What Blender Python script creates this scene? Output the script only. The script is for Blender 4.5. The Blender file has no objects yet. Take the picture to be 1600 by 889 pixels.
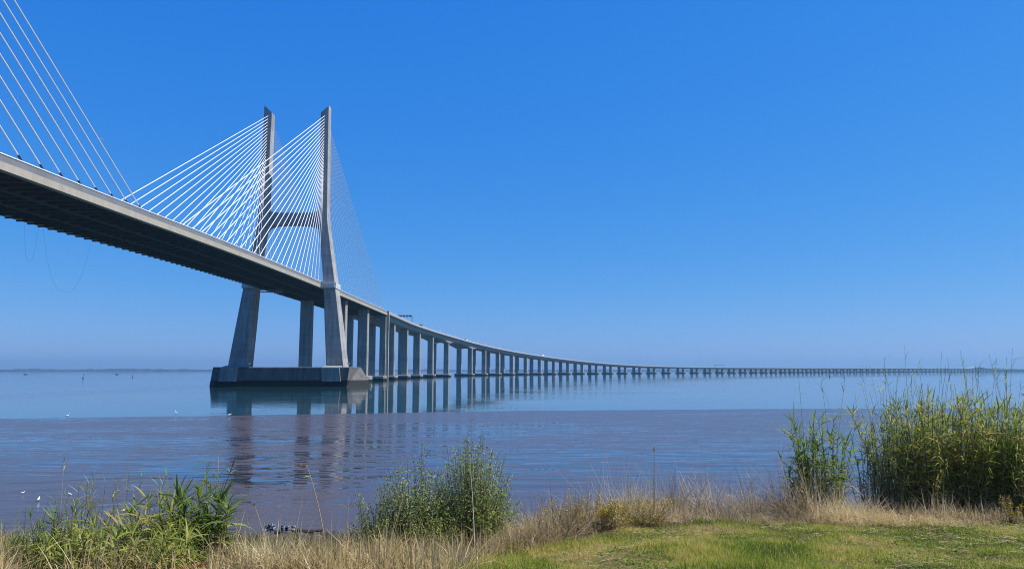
import bpy, math, random
import numpy as np
from mathutils import Vector

rng = np.random.default_rng(7)
random.seed(7)
S = bpy.context.scene
COL = S.collection
R = math.radians

# ------------------------------------------------------------------ camera
EYE_Z = 7.9
F_PX = 1155.0                       # focal length for a picture 1600 wide
PITCH = math.atan((579.0 - 444.5) / F_PX)
cam_d = bpy.data.cameras.new('camera')
cam_d.sensor_width = 36.0
cam_d.lens = 36.0 * F_PX / 1600.0
cam_d.clip_start = 0.1
cam_d.clip_end = 60000.0
cam = bpy.data.objects.new('camera', cam_d)
COL.objects.link(cam)
cam.location = (0, 0, EYE_Z)
cam.rotation_euler = (R(90) + PITCH, 0, 0)
S.camera = cam


def ray(px, py):
    """lateral and vertical slope per metre of forward distance for a photo pixel"""
    u = (px - 800.0) / F_PX
    v = (444.5 - py) / F_PX
    fw = math.cos(PITCH) - v * math.sin(PITCH)
    return u / fw, (math.sin(PITCH) + v * math.cos(PITCH)) / fw


def at(px, py, dist):
    a, b = ray(px, py)
    return (a * dist, dist, EYE_Z + b * dist)


# ------------------------------------------------------------------ light
SUN_AZ = 89.0      # degrees clockwise from the viewing direction
SUN_EL = 52.0
world = bpy.data.worlds.new('World')
S.world = world
world.use_nodes = True
wn, wl = world.node_tree.nodes, world.node_tree.links
bg = wn['Background']
sky = wn.new('ShaderNodeTexSky')
sky.sky_type = 'NISHITA'
sky.sun_disc = False
sky.sun_elevation = R(SUN_EL)
sky.sun_rotation = R(SUN_AZ)
sky.altitude = 10.0
sky.air_density = 1.0
sky.dust_density = 0.25
sky.ozone_density = 3.0
hs = wn.new('ShaderNodeHueSaturation')
hs.inputs['Saturation'].default_value = 1.22
hs.inputs['Value'].default_value = 1.0
wl.new(sky.outputs['Color'], hs.inputs['Color'])
# camera-like colour rendition of the sky: per channel gain and gamma
SKY_STR = 0.12
EXPO = 1.36
sp = wn.new('ShaderNodeSeparateColor'); cb = wn.new('ShaderNodeCombineColor')
wl.new(hs.outputs['Color'], sp.inputs['Color'])
for ch, gain, gam in (('Red', .37 / EXPO, 1.05), ('Green', .508 / EXPO, .55), ('Blue', .886 / EXPO, .22)):
    a = wn.new('ShaderNodeMath'); a.operation = 'MULTIPLY'; a.inputs[1].default_value = SKY_STR
    p = wn.new('ShaderNodeMath'); p.operation = 'POWER'; p.inputs[1].default_value = gam
    q = wn.new('ShaderNodeMath'); q.operation = 'MULTIPLY'; q.inputs[1].default_value = gain / SKY_STR
    wl.new(sp.outputs[ch], a.inputs[0]); wl.new(a.outputs[0], p.inputs[0]); wl.new(p.outputs[0], q.inputs[0]); wl.new(q.outputs[0], cb.inputs[ch])
wl.new(cb.outputs['Color'], bg.inputs['Color'])
bg.inputs['Strength'].default_value = SKY_STR

sun_d = bpy.data.lights.new('sun', 'SUN')
sun_d.energy = 5.0
sun_d.angle = R(0.5)
sun_d.color = (1.0, 0.95, 0.87)
sun = bpy.data.objects.new('sun', sun_d)
COL.objects.link(sun)
sdir = Vector((math.sin(R(SUN_AZ)) * math.cos(R(SUN_EL)), math.cos(R(SUN_AZ)) * math.cos(R(SUN_EL)), math.sin(R(SUN_EL))))
sun.rotation_euler = (-sdir).to_track_quat('-Z', 'Y').to_euler()
sun.location = (60, 0, 120)

S.view_settings.view_transform = 'Standard'
S.view_settings.look = 'None'
S.view_settings.exposure = math.log2(EXPO)
S.view_settings.gamma = 1.0
S.render.engine = 'CYCLES'
S.cycles.use_denoising = True
S.cycles.denoising_prefilter = 'NONE'
S.cycles.filter_width = 1.05
S.cycles.max_bounces = 6
S.cycles.volume_bounces = 0
S.cycles.transparent_max_bounces = 8


# ------------------------------------------------------------------ helpers
def mesh_obj(name, verts, faces, mat=None, parent=None, smooth=False, tint=None, loc=None):
    me = bpy.data.meshes.new(name)
    verts = np.asarray(verts, dtype=np.float64).reshape(-1, 3)
    if loc is not None:
        verts = verts - np.asarray(loc)
    if isinstance(faces, np.ndarray):
        n, k = faces.shape
        me.vertices.add(len(verts))
        me.vertices.foreach_set('co', verts.astype(np.float32).ravel())
        me.loops.add(n * k)
        me.loops.foreach_set('vertex_index', faces.astype(np.int32).ravel())
        me.polygons.add(n)
        me.polygons.foreach_set('loop_start', np.arange(0, n * k, k, dtype=np.int32))
        me.polygons.foreach_set('loop_total', np.full(n, k, dtype=np.int32))
        me.update(calc_edges=True)
    else:
        me.from_pydata(verts.tolist(), [], faces)
        me.update()
    if tint is not None:
        a = me.attributes.new('tint', 'FLOAT', 'POINT')
        a.data.foreach_set('value', np.asarray(tint, dtype=np.float32))
    if smooth:
        me.polygons.foreach_set('use_smooth', np.ones(len(me.polygons), dtype=bool))
    o = bpy.data.objects.new(name, me)
    COL.objects.link(o)
    if mat is not None:
        me.materials.append(mat)
    if parent is not None:
        o.parent = parent
        if loc is not None:
            o['_org'] = tuple(loc)
            o.location = Vector(loc) - Vector(parent.get('_org', (0, 0, 0)))
    elif loc is not None:
        o.location = loc
    return o


def tag(o, label=None, cat=None, group=None, kind=None):
    if label: o['label'] = label
    if cat: o['category'] = cat
    if group: o['group'] = group
    if kind: o['kind'] = kind
    return o


def empty(name, loc, label, cat, group=None):
    o = bpy.data.objects.new(name, None)
    COL.objects.link(o)
    o.location = loc
    o.empty_display_size = 0.3
    return tag(o, label, cat, group)


class MB:
    """collects solids; build() links them as one mesh object"""

    def __init__(self):
        self.v, self.f = [], []

    def add(self, vs, fs):
        n = len(self.v)
        self.v += [tuple(map(float, q)) for q in vs]
        self.f += [tuple(i + n for i in q) for q in fs]

    def box(self, x0, x1, y0, y1, z0, z1):
        self.add([(x0, y0, z0), (x1, y0, z0), (x1, y1, z0), (x0, y1, z0), (x0, y0, z1), (x1, y0, z1), (x1, y1, z1), (x0, y1, z1)],
                 [(0, 3, 2, 1), (4, 5, 6, 7), (0, 1, 5, 4), (1, 2, 6, 5), (2, 3, 7, 6), (3, 0, 4, 7)])

    def loft(self, rings):
        """closed rings with equal counts, capped"""
        k = len(rings[0])
        vs = [p for r in rings for p in r]
        fs = []
        for i in range(len(rings) - 1):
            for j in range(k):
                a, b = i * k + j, i * k + (j + 1) % k
                fs.append((a, b, b + k, a + k))
        fs.append(tuple(reversed(range(k))))
        fs.append(tuple(range((len(rings) - 1) * k, len(rings) * k)))
        self.add(vs, fs)

    def tube(self, pts, r, n=6):
        pts = [Vector(p) for p in pts]
        rings = []
        for i, p in enumerate(pts):
            d = (pts[min(i + 1, len(pts) - 1)] - pts[max(i - 1, 0)]).normalized()
            a = d.cross(Vector((0, 0, 1)))
            if a.length < 1e-3: a = d.cross(Vector((1, 0, 0)))
            a.normalize(); b = a.cross(d)
            rr = r[i] if isinstance(r, (list, tuple)) else r
            rings.append([p + (a * math.cos(t) + b * math.sin(t)) * rr for t in [2 * math.pi * j / n for j in range(n)]])
        self.loft(rings)

    def build(self, name, mat, parent=None, loc=None, smooth=False):
        return mesh_obj(name, self.v, self.f, mat, parent, smooth, None, loc)


# ------------------------------------------------------------------ materials
def new_mat(name):
    m = bpy.data.materials.new(name)
    m.use_nodes = True
    nt = m.node_tree
    return m, nt.nodes, nt.links, nt.nodes['Principled BSDF']


def nd(n, kind, **kw):
    o = n.new(kind)
    for k, v in kw.items():
        if hasattr(o, k): setattr(o, k, v)
        else: o.inputs[k.replace('_', ' ')].default_value = v
    return o


def ramp(n, stops):
    r = n.new('ShaderNodeValToRGB')
    e = r.color_ramp.elements
    while len(e) < len(stops): e.new(0.5)
    for q, (p, c) in zip(e, stops):
        q.position = p
        q.color = (*c, 1) if len(c) == 3 else c
    return r


def mapping(n, l, scale, coord='Object'):
    tc = n.new('ShaderNodeTexCoord')
    mp = n.new('ShaderNodeMapping')
    mp.inputs['Scale'].default_value = scale
    l.new(tc.outputs[coord], mp.inputs['Vector'])
    return mp


def concrete(name, c1, c2, tide=None, joint=3.6, rough=0.8):
    m, n, l, b = new_mat(name)
    geo = n.new('ShaderNodeNewGeometry')
    mp = n.new('ShaderNodeMapping'); mp.inputs['Scale'].default_value = (0.5, 0.5, 0.07)
    l.new(geo.outputs['Position'], mp.inputs['Vector'])
    n1 = nd(n, 'ShaderNodeTexNoise', Scale=1.0, Detail=6.0, Roughness=0.65)
    l.new(mp.outputs[0], n1.inputs['Vector'])
    r1 = ramp(n, [(0.3, c1), (0.7, c2)])
    l.new(n1.outputs['Fac'], r1.inputs['Fac'])
    # pour joints: each lift of the formwork has its own slight tone
    sep = n.new('ShaderNodeSeparateXYZ'); l.new(geo.outputs['Position'], sep.inputs[0])
    dv = nd(n, 'ShaderNodeMath', operation='DIVIDE'); dv.inputs[1].default_value = joint
    l.new(sep.outputs['Z'], dv.inputs[0])
    fl = nd(n, 'ShaderNodeMath', operation='FLOOR'); l.new(dv.outputs[0], fl.inputs[0])
    wn_ = n.new('ShaderNodeTexWhiteNoise'); wn_.noise_dimensions = '1D'; l.new(fl.outputs[0], wn_.inputs['W'])
    mr = n.new('ShaderNodeMapRange'); mr.inputs['To Min'].default_value = 0.88; mr.inputs['To Max'].default_value = 1.06
    l.new(wn_.outputs['Value'], mr.inputs['Value'])
    fr = nd(n, 'ShaderNodeMath', operation='FRACT'); l.new(dv.outputs[0], fr.inputs[0])
    gt = nd(n, 'ShaderNodeMath', operation='GREATER_THAN'); gt.inputs[1].default_value = 0.05
    l.new(fr.outputs[0], gt.inputs[0])
    mr2 = n.new('ShaderNodeMapRange'); mr2.inputs['To Min'].default_value = 0.8; mr2.inputs['To Max'].default_value = 1.0
    l.new(gt.outputs[0], mr2.inputs['Value'])
    mu = nd(n, 'ShaderNodeMath', operation='MULTIPLY'); l.new(mr.outputs[0], mu.inputs[0]); l.new(mr2.outputs[0], mu.inputs[1])
    mx = nd(n, 'ShaderNodeMix', data_type='RGBA', blend_type='MULTIPLY'); mx.inputs['Factor'].default_value = 1.0
    l.new(r1.outputs['Color'], mx.inputs['A']); l.new(mu.outputs[0], mx.inputs['B'])
    out = mx.outputs['Result']
    if tide:
        n2 = nd(n, 'ShaderNodeTexNoise', Scale=0.35, Detail=4.0)
        l.new(geo.outputs['Position'], n2.inputs['Vector'])
        ad = nd(n, 'ShaderNodeMath', operation='MULTIPLY_ADD'); ad.inputs[1].default_value = 0.6; 
        l.new(n2.outputs['Fac'], ad.inputs[0]); l.new(sep.outputs['Z'], ad.inputs[2])
        m3 = n.new('ShaderNodeMapRange'); m3.inputs['From Min'].default_value = tide; m3.inputs['From Max'].default_value = tide + 0.5
        l.new(ad.outputs[0], m3.inputs['Value'])
        mx2 = nd(n, 'ShaderNodeMix', data_type='RGBA')
        l.new(m3.outputs[0], mx2.inputs['Factor'])
        mx2.inputs['A'].default_value = (0.012, 0.013, 0.012, 1)
        l.new(out, mx2.inputs['B']); out = mx2.outputs['Result']
    l.new(out, b.inputs['Base Color'])
    b.inputs['Roughness'].default_value = rough
    b.inputs['Specular IOR Level'].default_value = 0.25
    bp = nd(n, 'ShaderNodeBump', Strength=0.25, Distance=0.1)
    l.new(n1.outputs['Fac'], bp.inputs['Height']); l.new(bp.outputs[0], b.inputs['Normal'])
    return m


def plain(name, c, rough=0.6, metal=0.0, var=0.12, scale=3.0):
    m, n, l, b = new_mat(name)
    mp = mapping(n, l, (scale,) * 3)
    t = nd(n, 'ShaderNodeTexNoise', Scale=1.0, Detail=4.0)
    l.new(mp.outputs[0], t.inputs['Vector'])
    r = ramp(n, [(0.3, tuple(q * (1 - var) for q in c)), (0.7, tuple(min(1, q * (1 + var)) for q in c))])
    l.new(t.outputs['Fac'], r.inputs['Fac']); l.new(r.outputs['Color'], b.inputs['Base Color'])
    b.inputs['Roughness'].default_value = rough
    b.inputs['Metallic'].default_value = metal
    return m


def leafy(name, stops, trans=0.35, rough=0.5, spec=0.3):
    """leaf material; each leaf's own tone comes from its tint attribute"""
    m, n, l, b = new_mat(name)
    at_ = n.new('ShaderNodeAttribute'); at_.attribute_name = 'tint'
    r = ramp(n, stops)
    l.new(at_.outputs['Fac'], r.inputs['Fac'])
    l.new(r.outputs['Color'], b.inputs['Base Color'])
    b.inputs['Roughness'].default_value = rough
    b.inputs['Specular IOR Level'].default_value = spec
    if trans > 0:
        tr = n.new('ShaderNodeBsdfTranslucent'); l.new(r.outputs['Color'], tr.inputs['Color'])
        mix = n.new('ShaderNodeMixShader'); mix.inputs[0].default_value = trans
        l.new(b.outputs[0], mix.inputs[1]); l.new(tr.outputs[0], mix.inputs[2])
        l.new(mix.outputs[0], n['Material Output'].inputs['Surface'])
    return m


M = {}
M['concrete'] = concrete('concrete', (0.21, 0.205, 0.20), (0.41, 0.402, 0.39))
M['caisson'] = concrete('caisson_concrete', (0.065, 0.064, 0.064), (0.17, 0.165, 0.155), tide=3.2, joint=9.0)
M['pier'] = concrete('pier_concrete', (0.18, 0.174, 0.165), (0.37, 0.36, 0.34), tide=1.9, joint=4.2)
M['fascia'] = concrete('fascia_concrete', (0.33, 0.30, 0.245), (0.42, 0.385, 0.32), joint=40)
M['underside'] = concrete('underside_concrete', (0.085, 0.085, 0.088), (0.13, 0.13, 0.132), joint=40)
M['white_concrete'] = plain('white_concrete', (0.5, 0.49, 0.47), 0.7, scale=0.4)
M['parapet'] = plain('parapet_steel', (0.17, 0.175, 0.18), 0.55, scale=0.2)
M['rail'] = plain('white_rail', (0.78, 0.78, 0.77), 0.4)
M['cable'] = plain('cable_sheath', (0.86, 0.86, 0.84), 0.35, var=0.03)
M['tube'] = plain('anchor_tube', (0.03, 0.04, 0.07), 0.5)
M['asphalt'] = plain('asphalt', (0.05, 0.05, 0.052), 0.9)
M['steel'] = plain('grey_steel', (0.35, 0.36, 0.37), 0.5)
M['dark'] = plain('dark_steel', (0.05, 0.055, 0.06), 0.5)
M['white'] = plain('white_paint', (0.78, 0.78, 0.78), 0.4)
M['red'] = plain('red_paint', (0.45, 0.05, 0.04), 0.4)
M['blue'] = plain('blue_paint', (0.06, 0.12, 0.3), 0.4)
M['black'] = plain('black_rubber', (0.02, 0.02, 0.02), 0.8)
M['glass'] = plain('dark_glass', (0.02, 0.03, 0.04), 0.1)

# ------------------------------------------------------------------ bridge centre line
X0, Y0 = -116.0, 387.0          # main pylon
_ds = 5.0
_sg = np.arange(0, 1700) * _ds
_k = np.where(_sg < 320, 0, np.where(_sg < 1497, 4.954e-4, np.where(_sg < 1864, 4.57e-4, 0)))
_h = np.cumsum(_k) * _ds
_x = X0 + np.cumsum(np.sin(_h)) * _ds
_y = Y0 + np.cumsum(np.cos(_h)) * _ds - _ds
_zp = np.array([(-520, 47.5), (-400, 48.6), (-250, 49.6), (-190, 51.3), (-165, 52.1), (-105, 53.1), (0, 54.2), (205, 55.2), (380, 55.6), (480, 55.5),
                (600, 54.0), (720, 50.7), (890, 45.2), (1085, 39.0), (1315, 31.0), (1495, 25.6), (1670, 21.6), (1885, 19.2), (2235, 18.4), (2745, 18.6),
                (3825, 20.5), (5300, 22.0), (5480, 25), (5600, 32), (5680, 34), (5760, 32), (5900, 25), (6060, 22), (8400, 21)])


def cl(s):
    """centre line: x, y, heading, height of the parapet top"""
    # smoothed vertical profile
    z = np.mean([np.interp(s + d, _zp[:, 0], _zp[:, 1]) for d in (-60, -30, 0, 30, 60)])
    if s <= 0:
        return X0, Y0 + s, 0.0, z
    return np.interp(s, _sg, _x), np.interp(s, _sg, _y), np.interp(s, _sg, _h), z


def pt(s, o, dz):
    x, y, h, z = cl(s)
    return (x + o * math.cos(h), y - o * math.sin(h), z + dz)


def sweep(mb, prof, ss):
    """prof: closed list of (offset, height below the parapet top) or a function of s"""
    rings = []
    for s in ss:
        x, y, h, z = cl(s)
        p = prof(s) if callable(prof) else prof
        rings.append([(x + o * math.cos(h), y - o * math.sin(h), z + dz) for o, dz in p])
    mb.loft(rings)


def rect(o0, o1, z0, z1):
    return [(o0, z0), (o0, z1), (o1, z1), (o1, z0)]


# ------------------------------------------------------------------ cable stayed bridge
bridge = empty('cable_stayed_bridge', (X0, Y0, 0), 'tall concrete cable stayed bridge with H shaped pylon and white stay cables', 'bridge')
bridge['_org'] = (X0, Y0, 0)
ORG = (X0, Y0, 0)
SS = np.arange(-500, 205.1, 5.0)


def bpart(name, mb, mat, parent=bridge, smooth=False):
    return mb.build(name, mat, parent, ORG if parent is bridge else None, smooth)


d = MB()
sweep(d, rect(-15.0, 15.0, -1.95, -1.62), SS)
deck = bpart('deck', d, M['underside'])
d = MB(); sweep(d, rect(-14.9, 14.9, -1.616, -1.58), SS)
rd = d.build('roadway', M['asphalt'], deck, ORG)
for sg in (1, -1):
    d = MB()
    a, b2 = sorted((sg * 15.0, sg * 16.6))
    sweep(d, [(a, -3.3), (a, -1.7), (b2, -1.7), (b2, -3.3)] if sg > 0 else rect(a, b2, -3.3, -1.7), SS)
    bpart('edge_beam', d, M['fascia'])
    d = MB()
    a, b2 = sorted((sg * 16.25, sg * 16.42))
    sweep(d, rect(a, b2, -1.72, -0.2), SS)
    p_ = bpart('parapet', d, M['parapet'])
    d = MB()
    a, b2 = sorted((sg * 16.15, sg * 16.55))
    sweep(d, rect(a, b2, -0.2, 0.0), SS)
    d.build('rail', M['rail'], p_, ORG)
fb = MB()
for s in np.arange(-498, 203, 4.5):
    x, y, h, z = cl(s)
    fb.box(x - 16.9, x + 14.98, y - 0.25, y + 0.25, z - 3.62, z - 1.93)
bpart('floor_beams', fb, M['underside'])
for o in (-5.2, 5.2):
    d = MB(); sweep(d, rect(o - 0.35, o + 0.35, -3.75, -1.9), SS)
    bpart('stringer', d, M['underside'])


def bridge_pier(s, parent, wide=10.5, zb=4.0, w=3.7):
    pe = bpy.data.objects.new('pier', None); COL.objects.link(pe); pe.parent = parent
    x, y, h, z = cl(s)
    pe.location = Vector((x, y, 0)) - Vector(parent['_org'])
    for sg in (-1, 1):
        c = MB(); t = 2.5
        ring = lambda z_, k: [(sg * wide + a * w * k, b_ * t, z_) for a, b_ in ((-1, -.75), (-.85, -1), (.85, -1), (1, -.75), (1, .75), (.85, 1), (-.85, 1), (-1, .75))]
        c.loft([ring(zb - .5, 1.0), ring(z - 3.6, 0.97)])
        c.build('column', M['pier'], pe)
    c = MB()
    rg = lambda z_, a, b_: [(-a, -b_ + 2, z_), (-a + 2, -b_, z_), (a - 2, -b_, z_), (a, -b_ + 2, z_), (a, b_ - 2, z_), (a - 2, b_, z_), (-a + 2, b_, z_), (-a, b_ - 2, z_)]
    c.loft([rg(-1.5, 17, 5.5), rg(zb - .3, 17, 5.5), rg(zb, 16.7, 5.2)])
    c.build('pile_cap', M['pier'], pe)
    return pe


for s in (68, 138, 203):
    bridge_pier(s, bridge, *((13.4, 4.0, 2.6) if s == 203 else ()))
e = MB()
x, y, h, z = cl(203)
e.box(X0 + 16.7, X0 + 17.9, y - 1.6, y + 1.0, -1.0, z + .2)
bpart('end_pilaster', e, M['fascia'])

# pylon, as an Empty under the bridge with its pieces as sub-parts
LEG = [(8.5, 25.4, 9.2, 11.8), (30, 23.1, 7.9, 10.2), (52, 20.8, 6.2, 8.6), (72, 18.1, 5.3, 7.4), (82, 16.7, 5.0, 6.8), (88, 16.1, 4.8, 6.5), (94, 15.8, 4.75, 6.3), (145.6, 15.3, 4.3, 5.2)]


def leg_ring(z, c, w, t, sg):
    ch = 0.035
    pts = [(-.5, -.5 + ch), (-.5 + ch, -.5), (.5 - ch, -.5), (.5, -.5 + ch), (.5, .5 - ch), (.5 - ch, .5), (-.5 + ch, .5), (-.5, .5 - ch)]
    return [(sg * (c + a * w), b_ * t, z) for a, b_ in (pts if sg > 0 else pts[::-1])]


def make_pylon(s):
    pe = bpy.data.objects.new('pylon', None); COL.objects.link(pe); pe.parent = bridge
    pe.location = (0, s, 0)
    zt = cl(s)[3]
    for sg in (-1, 1):
        m_ = MB()
        rings = [leg_ring(*q, sg) for q in LEG]
        top = leg_ring(145.6, 15.3, 4.3, 5.2, sg)
        # the heads are cut on a slant, the outer edge highest
        rings.append([(px_, py_, 145.6 + 4.0 * (abs(px_) - 13.15) / 4.3 + 0.05) for px_, py_, pz_ in top])
        m_.loft(rings)
        m_.build('leg', M['concrete'], pe)
        c_ = MB()
        cw = 3.75
        c_.box(sg * 20.7 - cw, sg * 20.7 + cw, -5.6, 5.4, zt - 3.6, zt - 0.8)
        c_.box(sg * 20.7 - cw + .6, sg * 20.7 + cw - .6, -5.9, -5.4, zt - 3.2, zt - 1.2)
        c_.build('collar', M['white_concrete'], pe)
        b_ = MB()
        b_.loft([[(sg * 25.9 - 4.6, -15.75, 2.6), (sg * 25.9 + 4.6, -15.75, 2.6), (sg * 25.9 + 4.6, -11.2, 2.6), (sg * 25.9 - 4.6, -11.2, 2.6)],
                 [(sg * 25.3 - 4.4, -15.7, 9.4), (sg * 25.3 + 4.4, -15.7, 9.4), (sg * 25.3 + 4.4, -9.0, 10.4), (sg * 25.3 - 4.4, -9.0, 10.4)]])
        b_.build('buttress', M['pier'], pe)
    # crossbeam with haunched ends
    m_ = MB()
    xs = [-16.4, -14.2, -12.6, -10.5, -7.5, -3.5, 0, 3.5, 7.5, 10.5, 12.6, 14.2, 16.4]
    rings = []
    for x_ in xs:
        q = abs(x_) / 14.5
        zt_ = 90.9 + 1.8 * q ** 5
        zb_ = 84.6 - 0.9 * q ** 2 - 3.2 * q ** 8
        rings.append([(x_, -2.3, zb_), (x_, -2.3, zt_), (x_, 2.3, zt_), (x_, 2.3, zb_)])
    m_.loft(rings)
    m_.build('crossbeam', M['concrete'], pe)
    # pointed caisson with battered ends
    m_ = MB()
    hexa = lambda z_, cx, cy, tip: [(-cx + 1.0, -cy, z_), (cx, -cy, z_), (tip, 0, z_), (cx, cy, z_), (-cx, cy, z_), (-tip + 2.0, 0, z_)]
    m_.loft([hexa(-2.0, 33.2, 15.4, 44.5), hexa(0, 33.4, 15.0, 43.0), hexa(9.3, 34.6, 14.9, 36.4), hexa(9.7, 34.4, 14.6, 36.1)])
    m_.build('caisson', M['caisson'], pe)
    # small marker lamps on the caisson top
    for q in (-17, 33):
        m_ = MB()
        m_.tube([(q, -10.5, 9.6), (q, -10.5, 11.25)], 0.09, 5)
        m_.box(q - .5, q + .5, -10.9, -10.1, 11.2, 11.8)
        m_.build('marker_lamp', M['white'], pe)
    return pe


pylon = make_pylon(0.0)
second = make_pylon(-357.4)


def cable(pe, sp, side, anchor_s, ztop, r, fside, tube=False):
    s_abs = sp + anchor_s
    x, y, h, z = cl(s_abs)
    a = Vector((side * 15.85, anchor_s, z - 1.6))
    c_at = np.interp(ztop, [q[0] for q in LEG], [q[1] for q in LEG])
    t_at = np.interp(ztop, [q[0] for q in LEG], [q[3] for q in LEG])
    b_ = Vector((side * (c_at - .1), fside * t_at * .42, ztop))
    m_ = MB()
    m_.tube([a, b_], r, 6)
    c_ = m_.build('stay_cable', M['cable'], pe)
    if tube:
        m2 = MB(); dd = (b_ - a).normalized()
        m2.tube([a, a + dd * 4.6], r * 1.5, 6)
        m2.build('anchor_tube', M['tube'], pe)
    return c_


NC = 24
for side in (-1, 1):
    for i in range(NC):
        zt = 104.5 + 39.5 * i / (NC - 1)
        cable(pylon, 0.0, side, -(8.0 + 7.0 * i), zt, 0.145, -1)
        cable(pylon, 0.0, side, 8.0 + 8.05 * i, zt, 0.10, 1)
for i in range(NC):
    cable(second, -357.4, 1, 8.0 + 7.0 * i, 104.5 + 39.5 * i / (NC - 1), 0.15, 1, i >= 9)
# ------------------------------------------------------------------ viaduct
VO = (X0, Y0 + 207, 0)
viaduct = empty('viaduct', VO, 'long low viaduct on paired columns curving away to the far shore', 'viaduct')
viaduct['_org'] = VO
BENTS = [270, 350, 428, 507, 600] + [737 + 78.6 * k for k in range(0, 89)]
VS = np.concatenate([np.arange(206, 1900, 10), np.arange(1900, 7740, 39.3)])


def girder_depth(s):
    dp = 5.9
    for c_, w_ in ((600, 58), (737, 62)):
        q = abs(s - c_) / w_
        if q < 1: dp += 4.0 * (1 - q) ** 1.7
    q = abs(s - 5640) / 60
    return dp


sl = MB(); sweep(sl, [(-16.5, -2.0), (-16.5, -1.25), (16.5, -1.25), (16.5, -2.0), (14.0, -2.45), (-14.0, -2.45)], VS)
vdeck = sl.build('deck', M['concrete'], viaduct, VO)
for o in (-8.75, 8.75):
    g = MB()
    sweep(g, lambda s: [(o - 4.6, -2.42), (o + 4.6, -2.42), (o + 3.6, -girder_depth(s)), (o - 3.6, -girder_depth(s))][::-1], VS)
    g.build('box_girder', M['concrete'], viaduct, VO)
for sg in (-1, 1):
    g = MB(); a, b2 = sorted((sg * 16.1, sg * 16.38)); sweep(g, rect(a, b2, -1.26, -.25), VS)
    p_ = g.build('parapet', M['steel'], viaduct, VO)
    g = MB(); a, b2 = sorted((sg * 15.95, sg * 16.5)); sweep(g, rect(a, b2, -.25, 0), VS)
    g.build('rail', M['rail'], p_, VO)


def viaduct_pier(s, detailed):
    x, y, h, z = cl(s)
    zt = z - girder_depth(s) + 0.05
    loc = Vector((x, y, 0)) - Vector(VO)
    cols = []
    for sg in (-1, 1):
        c = MB(); w, t = 3.6, 2.1
        ring = lambda z_, k: [(sg * 8.75 + a * w * k, b_ * t * k, z_) for a, b_ in ((-1, -.7), (-.82, -1), (.82, -1), (1, -.7), (1, .7), (.82, 1), (-.82, 1), (-1, .7))]
        c.loft([ring(3.0, 1.0), ring(zt - 1.0, .97), ring(zt, 1.02)])
        cols.append(c)
    cap = MB()
    rg = lambda z_, a, b_: [(-a, -b_ + 2, z_), (-a + 2, -b_, z_), (a - 2, -b_, z_), (a, -b_ + 2, z_), (a, b_ - 2, z_), (a - 2, b_, z_), (-a + 2, b_, z_), (-a, b_ - 2, z_)]
    cap.loft([rg(-1.5, 15, 4.8), rg(3.3, 15, 4.8), rg(3.6, 14.7, 4.5)])
    if detailed:
        pe = bpy.data.objects.new('pier', None); COL.objects.link(pe)
        for c in cols: c.build('column', M['pier'], pe)
        cap.build('pile_cap', M['pier'], pe)
    else:
        a = MB()
        for c in cols + [cap]: a.add(c.v, c.f)
        pe = a.build('pier', M['pier'])
    pe.parent = viaduct
    pe.location = loc
    pe.rotation_euler = (0, 0, -h)


for i, s in enumerate(BENTS):
    viaduct_pier(s, i < 30)

# lamp posts along the centre of the viaduct: one mesh, copied
lm = MB()
lm.tube([(0, 0, 0), (0, 0, 10.5)], [0.2, 0.14], 6)
for sg in (-1, 1):
    lm.tube([(0, 0, 10.4), (sg * 1.6, 0, 10.9)], 0.06, 5)
    lm.box(sg * 1.9 - .45, sg * 1.9 + .45, -.15, .15, 10.85, 11.05)
lamp0 = lm.build('lamp_post', M['white'])
tag(lamp0, 'thin pale double armed lamp post on the curving viaduct deck', 'lamp post', 'lamp posts along the viaduct')
first = True
for s in list(np.arange(222, 1120, 42.0)):
    o = lamp0 if first else lamp0.copy()
    if not first: COL.objects.link(o)
    first = False
    o.location = pt(s, 0, -1.25)
    o.rotation_euler = (0, 0, -cl(s)[2])


def gantry(s, o0, o1, hgt, nbox, label):
    x, y, h, z = cl(s)
    g = empty('overhead_gantry', (x, y, z - 1.25), label, 'sign gantry')
    g.rotation_euler = (0, 0, -h)
    for o in (o0, o1):
        m_ = MB(); m_.box(o - .3, o + .3, -.3, .3, 0, hgt); m_.build('post', M['dark'], g)
    m_ = MB()
    for dy in (-.6, .6):
        for dz in (0, 1.0):
            m_.box(o0 - .3, o1 + .3, dy - .15, dy + .15, hgt + dz - .15, hgt + dz + .15)
    k = int((o1 - o0) / 2)
    for i in range(k):
        a = o0 + (o1 - o0) * i / k; b_ = o0 + (o1 - o0) * (i + 1) / k
        m_.tube([(a, -.6, hgt), (b_, -.6, hgt + 1.0)], .09, 4)
        m_.tube([(a, .6, hgt + 1.0), (b_, .6, hgt)], .09, 4)
    m_.build('truss_beam', M['dark'], g)
    for i in range(nbox):
        a = o0 + (o1 - o0) * (i + .5) / nbox
        m_ = MB(); m_.box(a - .9, a + .9, -.9, -.62, hgt - .7, hgt + 1.1); m_.build('signal_panel', M['dark'], g)


gantry(352, -0.6, 15.6, 7.6, 5, 'dark overhead gantry with a row of signal panels on the nearest viaduct bend')
gantry(2150, -15.6, 15.6, 7.5, 0, 'thin bare gantry spanning the low viaduct far out over the water')
gantry(3470, -15.6, 15.6, 7.5, 0, 'tiny distant gantry on the viaduct just left of the tall reeds')


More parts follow.
